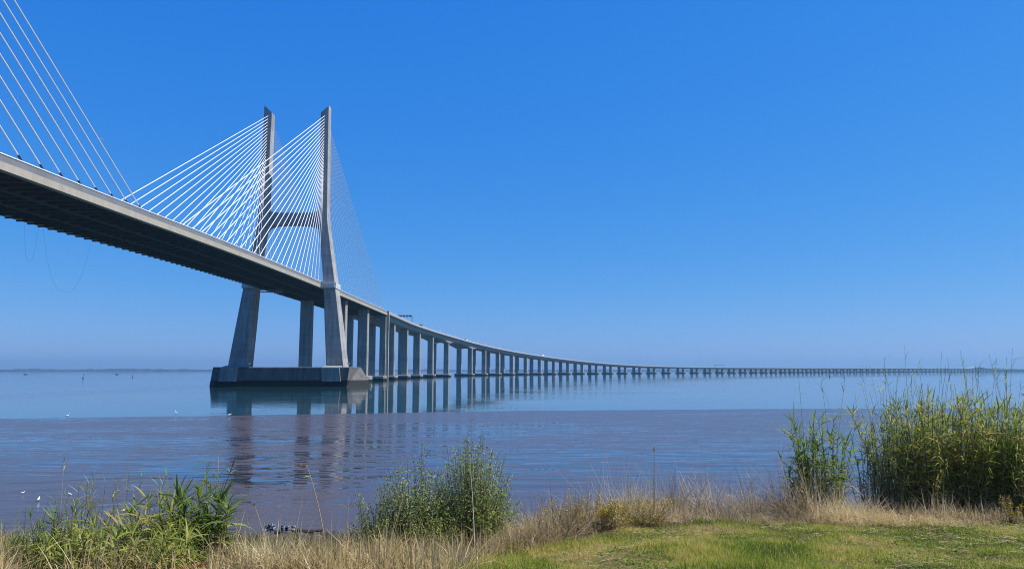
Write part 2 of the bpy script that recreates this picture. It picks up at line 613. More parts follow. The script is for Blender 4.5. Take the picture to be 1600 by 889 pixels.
def truck(s, o, cargo, label):
    x, y, h, z = cl(s)
    px, py, pz = pt(s, o, -1.25)
    t = empty('lorry', (px, py, pz), label, 'lorry', 'vehicles on the viaduct')
    t.rotation_euler = (0, 0, -h)
    m_ = MB(); m_.box(-1.25, 1.25, -5.5, 3.0, 1.1, 4.0); m_.build('cargo_box', cargo, t)
    m_ = MB(); m_.loft([[(-1.2, 3.2, .8), (1.2, 3.2, .8), (1.2, 5.4, .8), (-1.2, 5.4, .8)], [(-1.2, 3.2, 2.0), (1.2, 3.2, 2.0), (1.2, 5.4, 2.0), (-1.2, 5.4, 2.0)],
                        [(-1.15, 3.2, 3.2), (1.15, 3.2, 3.2), (1.15, 5.0, 3.2), (-1.15, 5.0, 3.2)]])
    m_.build('cab', M['white'], t)
    for yy in (-4.2, -3.0, 4.2):
        for xx in (-1.1, 1.1):
            m_ = MB(); m_.tube([(xx - .15, yy, .5), (xx + .15, yy, .5)], .5, 10); m_.build('wheel', M['black'], t)


def car(s, o, paint, label):
    x, y, h, z = cl(s)
    t = empty('parked_car' if False else 'car', pt(s, o, -1.25), label, 'car', 'vehicles on the viaduct')
    t.rotation_euler = (0, 0, -h)
    m_ = MB()
    prof = [(-2.1, .4), (-2.15, .9), (-1.6, 1.0), (-1.1, 1.5), (.5, 1.5), (1.2, 1.0), (2.0, .85), (2.1, .4)]
    m_.loft([[(-.85, a, b_) for a, b_ in prof], [(.85, a, b_) for a, b_ in prof]])
    m_.build('body', paint, t)
    m_ = MB(); m_.box(-.87, .87, -1.0, .6, 1.05, 1.4); m_.build('window', M['glass'], t)
    for yy in (-1.3, 1.3):
        for xx in (-.8, .8):
            m_ = MB(); m_.tube([(xx - .1, yy, .33), (xx + .1, yy, .33)], .33, 10); m_.build('wheel', M['black'], t)


truck(1138, 12.5, M['white'], 'white lorry crossing the viaduct where it begins to run low')
truck(432, 12.0, M['dark'], 'dark lorry on the viaduct just beyond the signal gantry')
truck(700, 12.5, M['steel'], 'grey lorry above the haunched span of the viaduct')
car(716, 13.0, M['red'], 'small red car beside the grey lorry on the viaduct')
car(1000, 13.0, M['white'], 'small white car on the viaduct descending behind the white lorry')

# inspection platform and loose ropes under the deck
x, y, h, z = cl(-12)
ip = MB()
for yy in (-1.2, 1.2):
    ip.box(X0 - 12, X0 - 1, y + yy - .1, y + yy + .1, z - 6.4, z - 6.2)
    ip.box(X0 - 12, X0 - 1, y + yy - .08, y + yy + .08, z - 5.3, z - 5.15)
for q in np.arange(-12, -0.5, 1.1):
    ip.tube([(X0 + q, y - 1.2, z - 6.3), (X0 + q + .55, y - 1.2, z - 5.2)], .07, 4)
ip.box(X0 - 12, X0 - 1, y - 1.15, y + 1.15, z - 6.5, z - 6.35)
pf = ip.build('inspection_platform', M['steel'], None, (X0 - 6, y, z - 6.5))
tag(pf, 'pale steel inspection platform slung under the deck near the far pylon leg', 'work platform')
hm = MB()
for q in (-11, -2):
    hm.tube([(X0 + q, y, z - 5.2), (X0 + q, y, z - 3.5)], .07, 5)
ho = hm.build('hanger', M['steel'], pf, None); ho.location = (-(X0 - 6), -y, -(z - 6.5))


def rope(p0, p1, sag, label):
    m_ = MB(); p0 = Vector(p0); p1 = Vector(p1)
    pts = []
    for i in range(25):
        t = i / 24
        p = p0.lerp(p1, t); q = (2 * t - 1)
        p.z -= sag * (1 - abs(q) ** 2.6)
        pts.append(p)
    m_.tube(pts, 0.018, 5)
    tag(m_.build('hanging_rope', M['steel'], None, tuple(p0)), label, 'rope')


def far_edge(s): 
    x, y, h, z = cl(s); return (X0 - 16.7, y, z - 3.6)


rope(far_edge(387 * 0 - 181), far_edge(-157), 17.0, 'long slack rope hanging in a wide loop below the bridge deck')
rope(far_edge(-189), far_edge(-183), 10.0, 'short slack rope loop under the deck left of the longer rope')

# ------------------------------------------------------------------ water, mud, bank
def vnoise(x, y, seed=0):
    """smooth value noise in numpy"""
    x = np.asarray(x, float); y = np.asarray(y, float)
    xi = np.floor(x).astype(int); yi = np.floor(y).astype(int)
    fx = x - xi; fy = y - yi
    fx = fx * fx * (3 - 2 * fx); fy = fy * fy * (3 - 2 * fy)
    def hsh(a, b_):
        n_ = (a * 374761393 + b_ * 668265263 + seed * 1442695041) & 0x7fffffff
        n_ = ((n_ ^ (n_ >> 13)) * 1274126177) & 0x7fffffff
        return ((n_ ^ (n_ >> 16)) & 0xffff) / 65535.0
    return (hsh(xi, yi) * (1 - fx) + hsh(xi + 1, yi) * fx) * (1 - fy) + (hsh(xi, yi + 1) * (1 - fx) + hsh(xi + 1, yi + 1) * fx) * fy


def fbm(x, y, seed=0, oct=4):
    v = 0; a = .5; t = 0
    for i in range(oct):
        v = v + a * vnoise(np.asarray(x) * 2 ** i, np.asarray(y) * 2 ** i, seed + i * 17); t += a; a *= .5
    return v / t


def sstep(a, b_, x):
    t = np.clip((np.asarray(x, float) - a) / (b_ - a), 0, 1); return t * t * (3 - 2 * t)


def gz(x, y):
    x = np.asarray(x, float); y = np.asarray(y, float)
    flat = 6.2 - 0.08 * np.maximum(y, 0)
    zr = np.where(y < 14.7, flat, 6.2 - .08 * 14.7 - .30 * (y - 14.7))
    zl = np.where(y < 9, flat, 6.2 - .72 - .20 * (y - 9))
    w = sstep(-1.6, 2.4, x)
    z = zr * w + zl * (1 - w)
    z = z + (fbm(x * .8, y * .8, 3) - .5) * .16 + (fbm(x * 4, y * 4, 9) - .5) * .03
    return np.maximum(z, -0.8)


def grid(name, xs, ys, zf, mat, **kw):
    gx, gy = np.meshgrid(xs, ys)
    g_z = zf(gx, gy)
    v = np.stack([gx, gy, g_z], -1).reshape(-1, 3)
    nx, ny = len(xs), len(ys)
    i = (np.arange(ny - 1)[:, None] * nx + np.arange(nx - 1)[None, :]).ravel()
    f = np.stack([i, i + 1, i + nx + 1, i + nx], -1)
    return mesh_obj(name, v, f, mat, smooth=True, **kw)


# water
m, n, l, b = new_mat('river_water')
b.inputs['Base Color'].default_value = (0.018, 0.06, 0.072, 1)
b.inputs['Roughness'].default_value = 0.03
b.inputs['IOR'].default_value = 1.33
mp = mapping(n, l, (0.22, 0.5, 1.0))
t1 = nd(n, 'ShaderNodeTexNoise', Scale=1.0, Detail=3.0, Roughness=0.55, Distortion=0.3)
l.new(mp.outputs[0], t1.inputs['Vector'])
mp2 = mapping(n, l, (0.012, 0.03, 1.0))
t2 = nd(n, 'ShaderNodeTexNoise', Scale=1.0, Detail=2.0)
l.new(mp2.outputs[0], t2.inputs['Vector'])
r2 = n.new('ShaderNodeMapRange'); r2.inputs['From Min'].default_value = .35; r2.inputs['From Max'].default_value = .7
r2.inputs['To Min'].default_value = .15; r2.inputs['To Max'].default_value = 1.0
l.new(t2.outputs['Fac'], r2.inputs['Value'])
mm = nd(n, 'ShaderNodeMath', operation='MULTIPLY'); l.new(t1.outputs['Fac'], mm.inputs[0]); l.new(r2.outputs[0], mm.inputs[1])
bp = nd(n, 'ShaderNodeBump', Strength=0.5, Distance=0.09)
l.new(mm.outputs[0], bp.inputs['Height']); l.new(bp.outputs[0], b.inputs['Normal'])
M['water'] = m
RW = 12000.0
ang = np.linspace(0, 2 * math.pi, 96, endpoint=False)
wv = [(0, 0, 0)] + [(RW * math.cos(a), RW * math.sin(a), 0) for a in ang]
wf = [(0, i + 1, (i + 1) % 96 + 1) for i in range(96)]
tag(mesh_obj('water', wv, wf, M['water']), 'calm pale blue river water reaching to the far shore', kind='structure')

# mud flat
m, n, l, b = new_mat('wet_mud')
def noise_of(scale, detail=3.0, rough=.5, dist=.4, rot=0.0):
    q = mapping(n, l, scale); q.inputs['Rotation'].default_value = (0, 0, rot)
    t = nd(n, 'ShaderNodeTexNoise', Scale=1.0, Detail=detail, Roughness=rough, Distortion=dist)
    l.new(q.outputs[0], t.inputs['Vector'])
    return t
t1 = noise_of((.075, .24, 1), 2.5, .42, .9, R(5))      # sand ripples
t2 = noise_of((.28, .85, 1), 2.0, .4, .6, R(-5))      # short ripples
t3 = noise_of((.020, .055, 1), 5.0, .6, .8)           # drained and flooded patches
ad = nd(n, 'ShaderNodeMath', operation='MULTIPLY_ADD'); ad.inputs[1].default_value = .26
l.new(t2.outputs['Fac'], ad.inputs[0]); l.new(t1.outputs['Fac'], ad.inputs[2])
# ridges stand out of the film of water where ripple height plus patch level is high; the flat drains towards the bank
geo = n.new('ShaderNodeNewGeometry'); sp_ = n.new('ShaderNodeSeparateXYZ'); l.new(geo.outputs['Position'], sp_.inputs[0])
dr = n.new('ShaderNodeMapRange'); dr.inputs['From Min'].default_value = 58; dr.inputs['From Max'].default_value = 36
dr.inputs['To Min'].default_value = 0.0; dr.inputs['To Max'].default_value = .17
l.new(sp_.outputs['Y'], dr.inputs['Value'])
ad2 = nd(n, 'ShaderNodeMath', operation='MULTIPLY_ADD'); ad2.inputs[1].default_value = .45
t4 = noise_of((.24, .85, 1), 7.0, .72, 1.8, R(7))     # crests left dry between the pools
l.new(t3.outputs['Fac'], ad2.inputs[0]); l.new(t4.outputs['Fac'], ad2.inputs[2])
df = n.new('ShaderNodeMapRange'); df.inputs['From Min'].default_value = 80; df.inputs['From Max'].default_value = 125
df.inputs['To Min'].default_value = 0.0; df.inputs['To Max'].default_value = .075
l.new(sp_.outputs['Y'], df.inputs['Value'])
adf = nd(n, 'ShaderNodeMath', operation='ADD'); l.new(dr.outputs[0], adf.inputs[0]); l.new(df.outputs[0], adf.inputs[1])
ad3 = nd(n, 'ShaderNodeMath', operation='ADD'); l.new(ad2.outputs[0], ad3.inputs[0]); l.new(adf.outputs[0], ad3.inputs[1])
mk = n.new('ShaderNodeMapRange'); mk.inputs['From Min'].default_value = .675; mk.inputs['From Max'].default_value = .735
l.new(ad3.outputs[0], mk.inputs['Value'])
cr = ramp(n, [(0, (0.030, 0.026, 0.028)), (1, (0.072, 0.056, 0.056))])
l.new(mk.outputs[0], cr.inputs['Fac']); l.new(cr.outputs['Color'], b.inputs['Base Color'])
rr = n.new('ShaderNodeMapRange'); rr.inputs['To Min'].default_value = .02; rr.inputs['To Max'].default_value = .24
l.new(mk.outputs[0], rr.inputs['Value']); l.new(rr.outputs[0], b.inputs['Roughness'])
sr = n.new('ShaderNodeMapRange'); sr.inputs['To Min'].default_value = .5; sr.inputs['To Max'].default_value = .16
l.new(mk.outputs[0], sr.inputs['Value']); l.new(sr.outputs[0], b.inputs['Specular IOR Level'])
b.inputs['IOR'].default_value = 1.5
bp = nd(n, 'ShaderNodeBump', Strength=1.0, Distance=0.15)
l.new(ad.outputs[0], bp.inputs['Height']); l.new(bp.outputs[0], b.inputs['Normal'])
M['mud'] = m
EX = [-400, -150, -85, -56, 0, 60, 150, 400]
EY = [95, 116, 125, 132, 150, 157, 166, 190]
tt = np.concatenate([np.linspace(0, .93, 60), np.linspace(.94, 1.02, 16)])
mxs = np.linspace(-300, 300, 400)
gx, gt_ = np.meshgrid(mxs, tt)
yedge = np.interp(gx, EX, EY) + (fbm(gx * .08, gx * 0, 5) - .5) * 3.0
gy = 24 + (yedge - 24) * gt_
gzv = 0.26 * (1 - gt_) + 0.012 - .5 * np.maximum(gt_ - .985, 0) * 4
v = np.stack([gx, gy, gzv], -1).reshape(-1, 3)
nx = len(mxs); i = (np.arange(len(tt) - 1)[:, None] * nx + np.arange(nx - 1)[None, :]).ravel()
tag(mesh_obj('mud_flat', v, np.stack([i, i + 1, i + nx + 1, i + nx], -1), M['mud'], smooth=True), 'wet rippled brown mud flat between bank and river', kind='structure')

# bank
m, n, l, b = new_mat('bank_soil')
mp = mapping(n, l, (1.3, 1.3, 1.3))
t1 = nd(n, 'ShaderNodeTexNoise', Scale=1.0, Detail=8.0, Roughness=.65); l.new(mp.outputs[0], t1.inputs['Vector'])
cr = ramp(n, [(0.3, (0.06, 0.045, 0.022)), (0.5, (0.13, 0.098, 0.045)), (0.7, (0.20, 0.15, 0.07))])
l.new(t1.outputs['Fac'], cr.inputs['Fac'])
geo = n.new('ShaderNodeNewGeometry'); sp_ = n.new('ShaderNodeSeparateXYZ'); l.new(geo.outputs['Position'], sp_.inputs[0])
mz = n.new('ShaderNodeMapRange'); mz.inputs['From Min'].default_value = 3.6; mz.inputs['From Max'].default_value = 2.2
l.new(sp_.outputs['Z'], mz.inputs['Value'])
mxs_ = nd(n, 'ShaderNodeMix', data_type='RGBA'); l.new(mz.outputs[0], mxs_.inputs['Factor'])
l.new(cr.outputs['Color'], mxs_.inputs['A']); mxs_.inputs['B'].default_value = (.045, .038, .032, 1)
l.new(mxs_.outputs['Result'], b.inputs['Base Color'])
b.inputs['Roughness'].default_value = 0.95; b.inputs['Specular IOR Level'].default_value = .1
bp = nd(n, 'ShaderNodeBump', Strength=.8, Distance=.08); l.new(t1.outputs['Fac'], bp.inputs['Height']); l.new(bp.outputs[0], b.inputs['Normal'])
M['soil'] = m
xs = np.concatenate([np.linspace(-120, -14, 30), np.arange(-13.8, 16, .2), np.linspace(16.4, 120, 30)])
ys = np.concatenate([np.linspace(-60, 5, 12), np.arange(5.2, 40, .2)])
tag(grid('ground', xs, ys, gz, M['soil']), 'bare soil of the river bank', kind='structure')

# far shore: low land on the horizon
m, n, l, b = new_mat('far_land')
mp = mapping(n, l, (.004, .004, .03))
t1 = nd(n, 'ShaderNodeTexNoise', Scale=1.0, Detail=5.0); l.new(mp.outputs[0], t1.inputs['Vector'])
cr = ramp(n, [(0.35, (0.015, 0.024, 0.03)), (0.6, (0.03, 0.042, 0.05)), (.75, (.05, .05, .045))]); l.new(t1.outputs['Fac'], cr.inputs['Fac'])  # blue of the distance haze is put into these land colours
l.new(cr.outputs['Color'], b.inputs['Base Color']); b.inputs['Roughness'].default_value = 1
M['land'] = m
A = np.linspace(R(-60), R(60), 700)
rad = [9800, 9830, 9900, 10400, 11000]
prof = [-0.5, .75, 1.0, 1.0, .9]
hh = 7 + 20 * fbm(A * 60, A * 0, 2) + 26 * fbm(A * 400, A * 0 + 3, 4) * fbm(A * 40, A * 0, 8) + 10 * sstep(.0, .4, A)
v = np.array([[(r_ * math.sin(a), r_ * math.cos(a), max(-2, p_ * h_)) for a, h_ in zip(A, hh)] for r_, p_ in zip(rad, prof)]).reshape(-1, 3)
i = (np.arange(len(rad) - 1)[:, None] * 700 + np.arange(699)[None, :]).ravel()
tag(mesh_obj('far_shore', v, np.stack([i, i + 1, i + 701, i + 700], -1), M['land']), 'thin low wooded shoreline on the horizon', kind='structure')

# haze
hz = MB(); hz.box(-12500, 12500, -12500, 12500, -4.0, 158.0)
m = bpy.data.materials.new('haze'); m.use_nodes = True
n, l = m.node_tree.nodes, m.node_tree.links
n.remove(n['Principled BSDF'])
pv = n.new('ShaderNodeVolumePrincipled')
pv.inputs['Color'].default_value = (0.27, 0.54, 0.80, 1)
pv.inputs['Density'].default_value = 9.0e-5
pv.inputs['Anisotropy'].default_value = 0.2
l.new(pv.outputs[0], n['Material Output'].inputs['Volume'])
tag(hz.build('haze', m), 'thin blue air haze over the river', kind='stuff')

# ------------------------------------------------------------------ vegetation builders
def unit(v):
    return v / np.maximum(np.linalg.norm(v, axis=-1, keepdims=True), 1e-9)


def strips(base, d0, L, W, droop, k=4, tw=None, prof=None):
    """ribbon leaves: base (N,3), start direction d0 (N,3), length, width, droop -> verts, quads, (N per-strip vertex count)"""
    N = len(base)
    t = np.linspace(0, 1, k + 1)
    L = np.broadcast_to(L, N)[:, None, None]; W = np.broadcast_to(W, N)[:, None]; dr = np.broadcast_to(droop, N)[:, None]
    c = base[:, None, :] + d0[:, None, :] * L * t[None, :, None]
    c[:, :, 2] -= dr * L[:, :, 0] * t[None, :] ** 2
    side = unit(np.cross(d0, np.array([0, 0, 1.0])) + 1e-6)
    if tw is None: tw = rng.uniform(-.9, .9, N)
    up = unit(np.cross(side, d0))
    side = side * np.cos(tw)[:, None] + up * np.sin(tw)[:, None]
    if prof is None: prof = np.minimum(1, .55 + 1.6 * t) * (1 - t) ** .75 + .03
    w = W * prof[None, :] * .5
    a = c - side[:, None, :] * w[:, :, None]; b_ = c + side[:, None, :] * w[:, :, None]
    v = np.stack([a, b_], 2).reshape(N, -1, 3)
    m_ = 2 * (k + 1)
    q = np.array([[2 * i, 2 * i + 1, 2 * i + 3, 2 * i + 2] for i in range(k)])
    f = (np.arange(N)[:, None, None] * m_ + q[None]).reshape(-1, 4)
    return v.reshape(-1, 3), f, m_


def merge(parts):
    """parts: list of (verts, faces, tint)"""
    V, Fc, T = [], [], []
    n_ = 0
    for v, f, t in parts:
        V.append(v); Fc.append(f + n_); T.append(t); n_ += len(v)
    return np.concatenate(V), np.concatenate(Fc), np.concatenate(T)


def stalks(base, top, r, k=4, bend=None):
    """thin three-sided stems from base to top, all as quads"""
    N = len(base)
    t = np.linspace(0, 1, k + 1)
    c = base[:, None, :] + (top - base)[:, None, :] * t[None, :, None]
    if bend is not None: c[:, :, :2] += bend[:, None, :] * (t ** 2)[None, :, None]
    rr = np.broadcast_to(r, N)[:, None] * (1 - .6 * t)[None, :]
    ph = np.array([0, 2.094, 4.189])
    off = np.stack([np.cos(ph), np.sin(ph), 0 * ph], -1)
    v = c[:, :, None, :] + off[None, None] * rr[:, :, None, None]
    q = []
    for i in range(k):
        for j in range(3):
            a, b_ = 3 * i + j, 3 * i + (j + 1) % 3
            q.append((a, b_, b_ + 3, a + 3))
    f = (np.arange(N)[:, None, None] * 3 * (k + 1) + np.array(q)[None]).reshape(-1, 4)
    return v.reshape(-1, 3), f, c


M['reed_leaf'] = leafy('reed_leaf', [(0.0, (0.06, 0.115, 0.022)), (0.4, (0.18, 0.26, 0.038)), (0.7, (0.34, 0.39, 0.065)), (0.86, (0.50, 0.42, 0.13)), (1.0, (0.50, 0.38, 0.21))], .5, .55, .2)
M['reed_stem'] = leafy('reed_stem', [(0, (0.05, 0.055, 0.02)), (.6, (.12, .10, .045)), (1, (.28, .21, .12))], 0)
M['shrub_leaf'] = leafy('shrub_leaf', [(0, (0.15, 0.20, 0.05)), (.6, (0.36, 0.42, 0.12)), (1, (0.58, 0.60, 0.27))], .5, .75, .12)
M['straw'] = leafy('straw', [(0, (0.20, 0.13, 0.05)), (.4, (0.45, 0.335, 0.14)), (.75, (0.66, 0.525, 0.26)), (1, (.75, .65, .42))], .45, .6, .2)
M['dry'] = leafy('dry_weed', [(0, (0.14, 0.092, 0.05)), (.5, (0.38, 0.285, 0.155)), (1, (0.64, 0.53, 0.33))], .4, .7, .2)
M['grass'] = leafy('grass_blade', [(0, (0.06, 0.12, 0.01)), (.4, (0.18, 0.265, 0.018)), (.62, (0.33, 0.37, 0.035)), (.8, (.48, .42, .09)), (1, (.58, .45, .17))], .5, .5, .25)
M['yellow'] = leafy('yellow_flower', [(0, (.35, .22, .02)), (1, (.70, .52, .03))], .35)
M['weed_leaf'] = leafy('weed_leaf', [(0, (.09, .09, .02)), (.5, (.20, .16, .04)), (1, (.34, .22, .07))], .3)
M['plume'] = leafy('seed_plume', [(0, (.16, .09, .04)), (1, (.42, .27, .13))], .35)
M['orange_plume'] = leafy('orange_plume', [(0, (.30, .14, .05)), (1, (.62, .36, .14))], .35)
M['stick'] = leafy('pale_stick', [(0, (.30, .25, .19)), (1, (.58, .52, .44))], 0)
M['dark_twig'] = leafy('dark_twig', [(0, (.05, .04, .03)), (1, (.14, .10, .07))], 0)


def rd_dir(N, el0, el1):
    az = rng.uniform(0, 2 * math.pi, N); el = np.radians(rng.uniform(el0, el1, N))
    return np.stack([np.cos(az) * np.cos(el), np.sin(az) * np.cos(el), np.sin(el)], -1)


def reed_clump(label, cx, cy, rx, ry, n_st, h0, h1, leaf_from=.3, leafL=.5, leafW=.04, tint0=.15, tint1=.8, group=None, per=16, thin=0, plume=0, dead=.25, hf=None, name='giant_reed_clump', droop=.45):
    z0 = float(gz(cx, cy))
    e_ = empty(name, (cx, cy, z0), label, 'reed', group)
    e_['_org'] = (cx, cy, z0)
    a = rng.uniform(0, 2 * math.pi, n_st); q = np.sqrt(rng.uniform(0, 1, n_st))
    bx = cx + rx * q * np.cos(a); by = cy + ry * q * np.sin(a)
    base = np.stack([bx, by, gz(bx, by) - .05], -1)
    H = rng.uniform(h0, h1, n_st) * (1 - .18 * q ** 2)
    if hf is not None: H = H * hf(bx)
    isthin = np.arange(n_st) < thin
    H = np.where(isthin, h1 * rng.uniform(1.02, 1.28, n_st), H)
    lean = rng.normal(0, .11, (n_st, 2)) + np.stack([np.cos(a), np.sin(a)], -1) * .07 * q[:, None]
    top = base + np.concatenate([lean * H[:, None], H[:, None]], -1)
    sv, sf, c = stalks(base, top, np.where(isthin, .006, .011), 5, rng.normal(0, .06, (n_st, 2)))
    st = np.repeat(rng.uniform(.1, 1, n_st), 18)
    mesh_obj('stems', sv, sf, M['reed_stem'], e_, True, st, loc=e_.location)
    # leaves
    B, D, Ls, Ws, Dr, T = [], [], [], [], [], []
    for i in range(n_st):
        k = per if not isthin[i] else 5
        lo = leaf_from if not isthin[i] else .8
        t = np.sort(rng.uniform(lo, 1.0, k))
        if not isthin[i]: t[-4:] = rng.uniform(.93, 1, 4)
        p = np.stack([np.interp(t, np.linspace(0, 1, 6), c[i, :, j]) for j in range(3)], -1)
        az = rng.uniform(0, 2 * math.pi) + np.arange(k) * math.pi + rng.normal(0, .7, k)
        el = np.radians(rng.uniform(8, 62, k)) + np.where(t > .92, .3, 0)
        d_ = np.stack([np.cos(az) * np.cos(el), np.sin(az) * np.cos(el), np.sin(el)], -1)
        s_ = rng.uniform(.6, 1.15, k) * (.75 if isthin[i] else 1)
        B.append(p); D.append(d_); Ls.append(leafL * s_); Ws.append(leafW * s_ * (.6 if isthin[i] else 1)); Dr.append(rng.uniform(droop * .4, droop * 1.6, k) * np.where(t > .9, .5, 1))
        tt_ = rng.uniform(tint0, tint1, k)
        tt_ = np.where((t < .55) & (rng.uniform(0, 1, k) < dead * 2.2), rng.uniform(.85, 1, k), tt_)
        T.append(tt_)
    B = np.concatenate(B); D = np.concatenate(D)
    v, f, m_ = strips(B, D, np.concatenate(Ls), np.concatenate(Ws), np.concatenate(Dr), 5)
    mesh_obj('leaves', v, f, M['reed_leaf'], e_, True, np.repeat(np.concatenate(T), m_), loc=e_.location)
    return e_


def plume_head(parent, pos, direction, L, wd, mat, n_=260):
    """a feathery seed head of many hair-thin strips"""
    d_ = unit(np.asarray(direction, float))
    t = rng.uniform(0, 1, n_)
    base = np.asarray(pos)[None] + d_[None] * (L * t)[:, None]
    dv = unit(d_[None] * 1.2 + rng.normal(0, .55, (n_, 3)))
    v, f, m_ = strips(base, dv, wd * (1.15 - t) * rng.uniform(.6, 1.2, n_), .006, .25, 2)
    return mesh_obj('seed_head', v, f, mat, parent, False, np.repeat(rng.uniform(0, 1, n_), m_), loc=Vector(parent['_org']))


def on_bank(px, py, dist):
    """x, y on the bank straight behind a photo column at a given distance"""
    a, _ = ray(px, py)
    return a * dist, dist


# right hand reed stand
G1 = 'giant reeds standing in the thicket beside the lawn'
reed_clump('small dark green reed clump standing apart at the thicket edge', *on_bank(1278, 760, 15.6), .52, .45, 60, 1.1, 2.35, .04, .42, .036, .1, .72, G1, per=30, thin=3, dead=.15, hf=lambda x_: 1 - .30 * sstep(6.6, 7.1, x_))
reed_clump('sparse reed clump with pale bare canes nearest the small dark clump', *on_bank(1384, 780, 16.2), .40, .7, 66, 1.7, 2.55, .16, .32, .026, .35, .95, G1, per=28, thin=16)
reed_clump('reed clump whose narrow green spire is taller than its neighbours in the thicket', *on_bank(1428, 780, 16.1), .5, .7, 100, 1.8, 2.95, .08, .37, .031, .3, .9, G1, per=32, thin=9)
reed_clump('reed clump with rusty brown leaves in the middle of the thicket', *on_bank(1486, 780, 16.1), .5, .75, 100, 1.6, 2.7, .08, .37, .031, .45, 1.0, G1, per=32, thin=11)
reed_clump('bright yellow green reed clump with broad arching leaves and two tall bare shoots', *on_bank(1542, 790, 16.0), .5, .7, 104, 1.7, 2.85, .06, .41, .034, .4, .9, G1, per=32, thin=10)
reed_clump('dense green reed clump cut by the edge of the photo', *on_bank(1602, 790, 16.0), .6, .8, 110, 1.7, 2.85, .06, .41, .034, .2, .88, G1, per=32, thin=9)
reed_clump('shadowed reed clump behind the others at the back of the thicket', *on_bank(1508, 780, 17.6), 1.7, .6, 170, 2.0, 3.1, .15, .40, .03, .2, .88, G1, per=26, thin=14)

# left hand reeds
G2 = 'leafy reeds growing low on the bank'
reed_clump('broad leaved green reed clump with brown plume stalk beside it', *on_bank(315, 860, 11.0), .45, .4, 46, .6, 1.25, .02, .42, .044, .0, .62, G2, per=24, thin=3, dead=.12)
reed_clump('yellow green reed clump with drooping leaves left of the plumed clump', *on_bank(240, 870, 10.5), .5, .4, 50, .4, 1.05, .02, .38, .032, .45, .92, G2, per=24, thin=4, dead=.25, droop=.7)
reed_clump('dark scruffy reed clump with bare dry stalks sticking out', *on_bank(150, 870, 10.8), .6, .45, 56, .35, 1.1, .02, .30, .024, .3, 1.0, G2, per=24, thin=14, dead=.45)
reed_clump('low dark green reed clump by the pale dry weeds', *on_bank(70, 880, 10.4), .55, .4, 64, .3, .85, .02, .26, .019, .1, .75, G2, per=26, thin=6, dead=.2)
reed_clump('foremost reed clump half cut by the lower edge of the photo', *on_bank(200, 889, 9.5), 1.0, .3, 60, .25, .62, .02, .32, .028, .3, .97, G2, per=22, thin=0, dead=.3, droop=.7)


def stalk_plant(name, label, cat, px, py_base, dist, top_px, top_py, r, mat, head=None, group=None, leaves=0, curve=.15):
    """one tall stalk from the bank to a photo position"""
    x_, y_ = on_bank(px, py_base, dist)
    z_ = float(gz(x_, y_))
    e_ = empty(name, (x_, y_, z_), label, cat, group); e_['_org'] = (x_, y_, z_)
    tp = np.array(at(top_px, top_py, dist))
    base = np.array([[x_, y_, z_ - .03]])
    bend = np.array([[(tp[0] - x_) * .6, 0]])
    top = np.array([[tp[0] - bend[0, 0], tp[1], tp[2]]])
    sv, sf, c = stalks(base, top, r, 8, bend)
    mesh_obj('stem', sv, sf, mat, e_, True, np.full(len(sv), .6), loc=(x_, y_, z_))
    if head:
        plume_head(e_, c[0, -1], head[0], head[1], head[2], head[3])
    if leaves:
        t = rng.uniform(.25, .97, leaves)
        p = np.stack([np.interp(t, np.linspace(0, 1, 9), c[0, :, j]) for j in range(3)], -1)
        v, f, m_ = strips(p, rd_dir(leaves, 15, 60), rng.uniform(.1, .3, leaves), .02, .4, 3)
        mesh_obj('leaves', v, f, M['reed_leaf'], e_, True, np.repeat(rng.uniform(.3, .95, leaves), m_), loc=(x_, y_, z_))
    return e_


stalk_plant('plumed_reed', 'leaning reed stalk with a brown feathery plume above the green clump', 'reed', 322, 840, 11.0, 362, 731, .014, M['reed_stem'], ((.35, 0, 1), .17, .06, M['plume']), None, 9)
stalk_plant('nodding_grass', 'tall dry grass stalk bent over with a drooping tan seed head', 'grass stalk', 512, 870, 12.0, 480, 728, .010, M['straw'], ((-1, 0, .15), .2, .05, M['plume']), None, 4)
stalk_plant('dry_stalk', 'straight pale dry stalk in front of the rocks', 'dry stalk', 540, 880, 11.5, 545, 776, .009, M['straw'], None, None, 5)
stalk_plant('dry_stalk', 'long pale cane rising in front of the grey green shrub', 'dry stalk', 742, 880, 11.6, 735, 732, .010, M['stick'], None, None, 2)
stalk_plant('green_shoot', 'single slender green shoot standing against the blue mud beyond the yellow weeds', 'reed shoot', 1022, 800, 15.6, 1022, 706, .014, M['reed_stem'], ((.05, 0, 1), .12, .07, M['shrub_leaf']), None, 8)
stalk_plant('dry_stalk', 'thin dry stalk beside the dark scruffy reed clump', 'dry stalk', 90, 870, 11.0, 100, 722, .003, M['stick'], ((0, 0, 1), .07, .03, M['straw']), None, 6)
stalk_plant('dry_stalk', 'leaning dry stalk above the dark rocks with orange seed specks', 'dry stalk', 420, 850, 12.2, 398, 790, .009, M['straw'], ((-.2, 0, 1), .06, .05, M['orange_plume']), None, 2)

pl = empty('fluffy_plume', at(275, 905, 8.9), 'orange feathery grass plume lying over the straw at the lower edge', 'grass plume'); pl['_org'] = tuple(pl.location)
plume_head(pl, at(276, 893, 8.9), (1, .1, .28), .42, .1, M['orange_plume'], 900)
sv, sf, c = stalks(np.array([pl.location[:]]) - np.array([[.25, 0, .25]]), np.array([at(285, 893, 8.9)]), .006, 3)
mesh_obj('stem', sv, sf, M['straw'], pl, True, np.full(len(sv), .6), loc=pl.location)


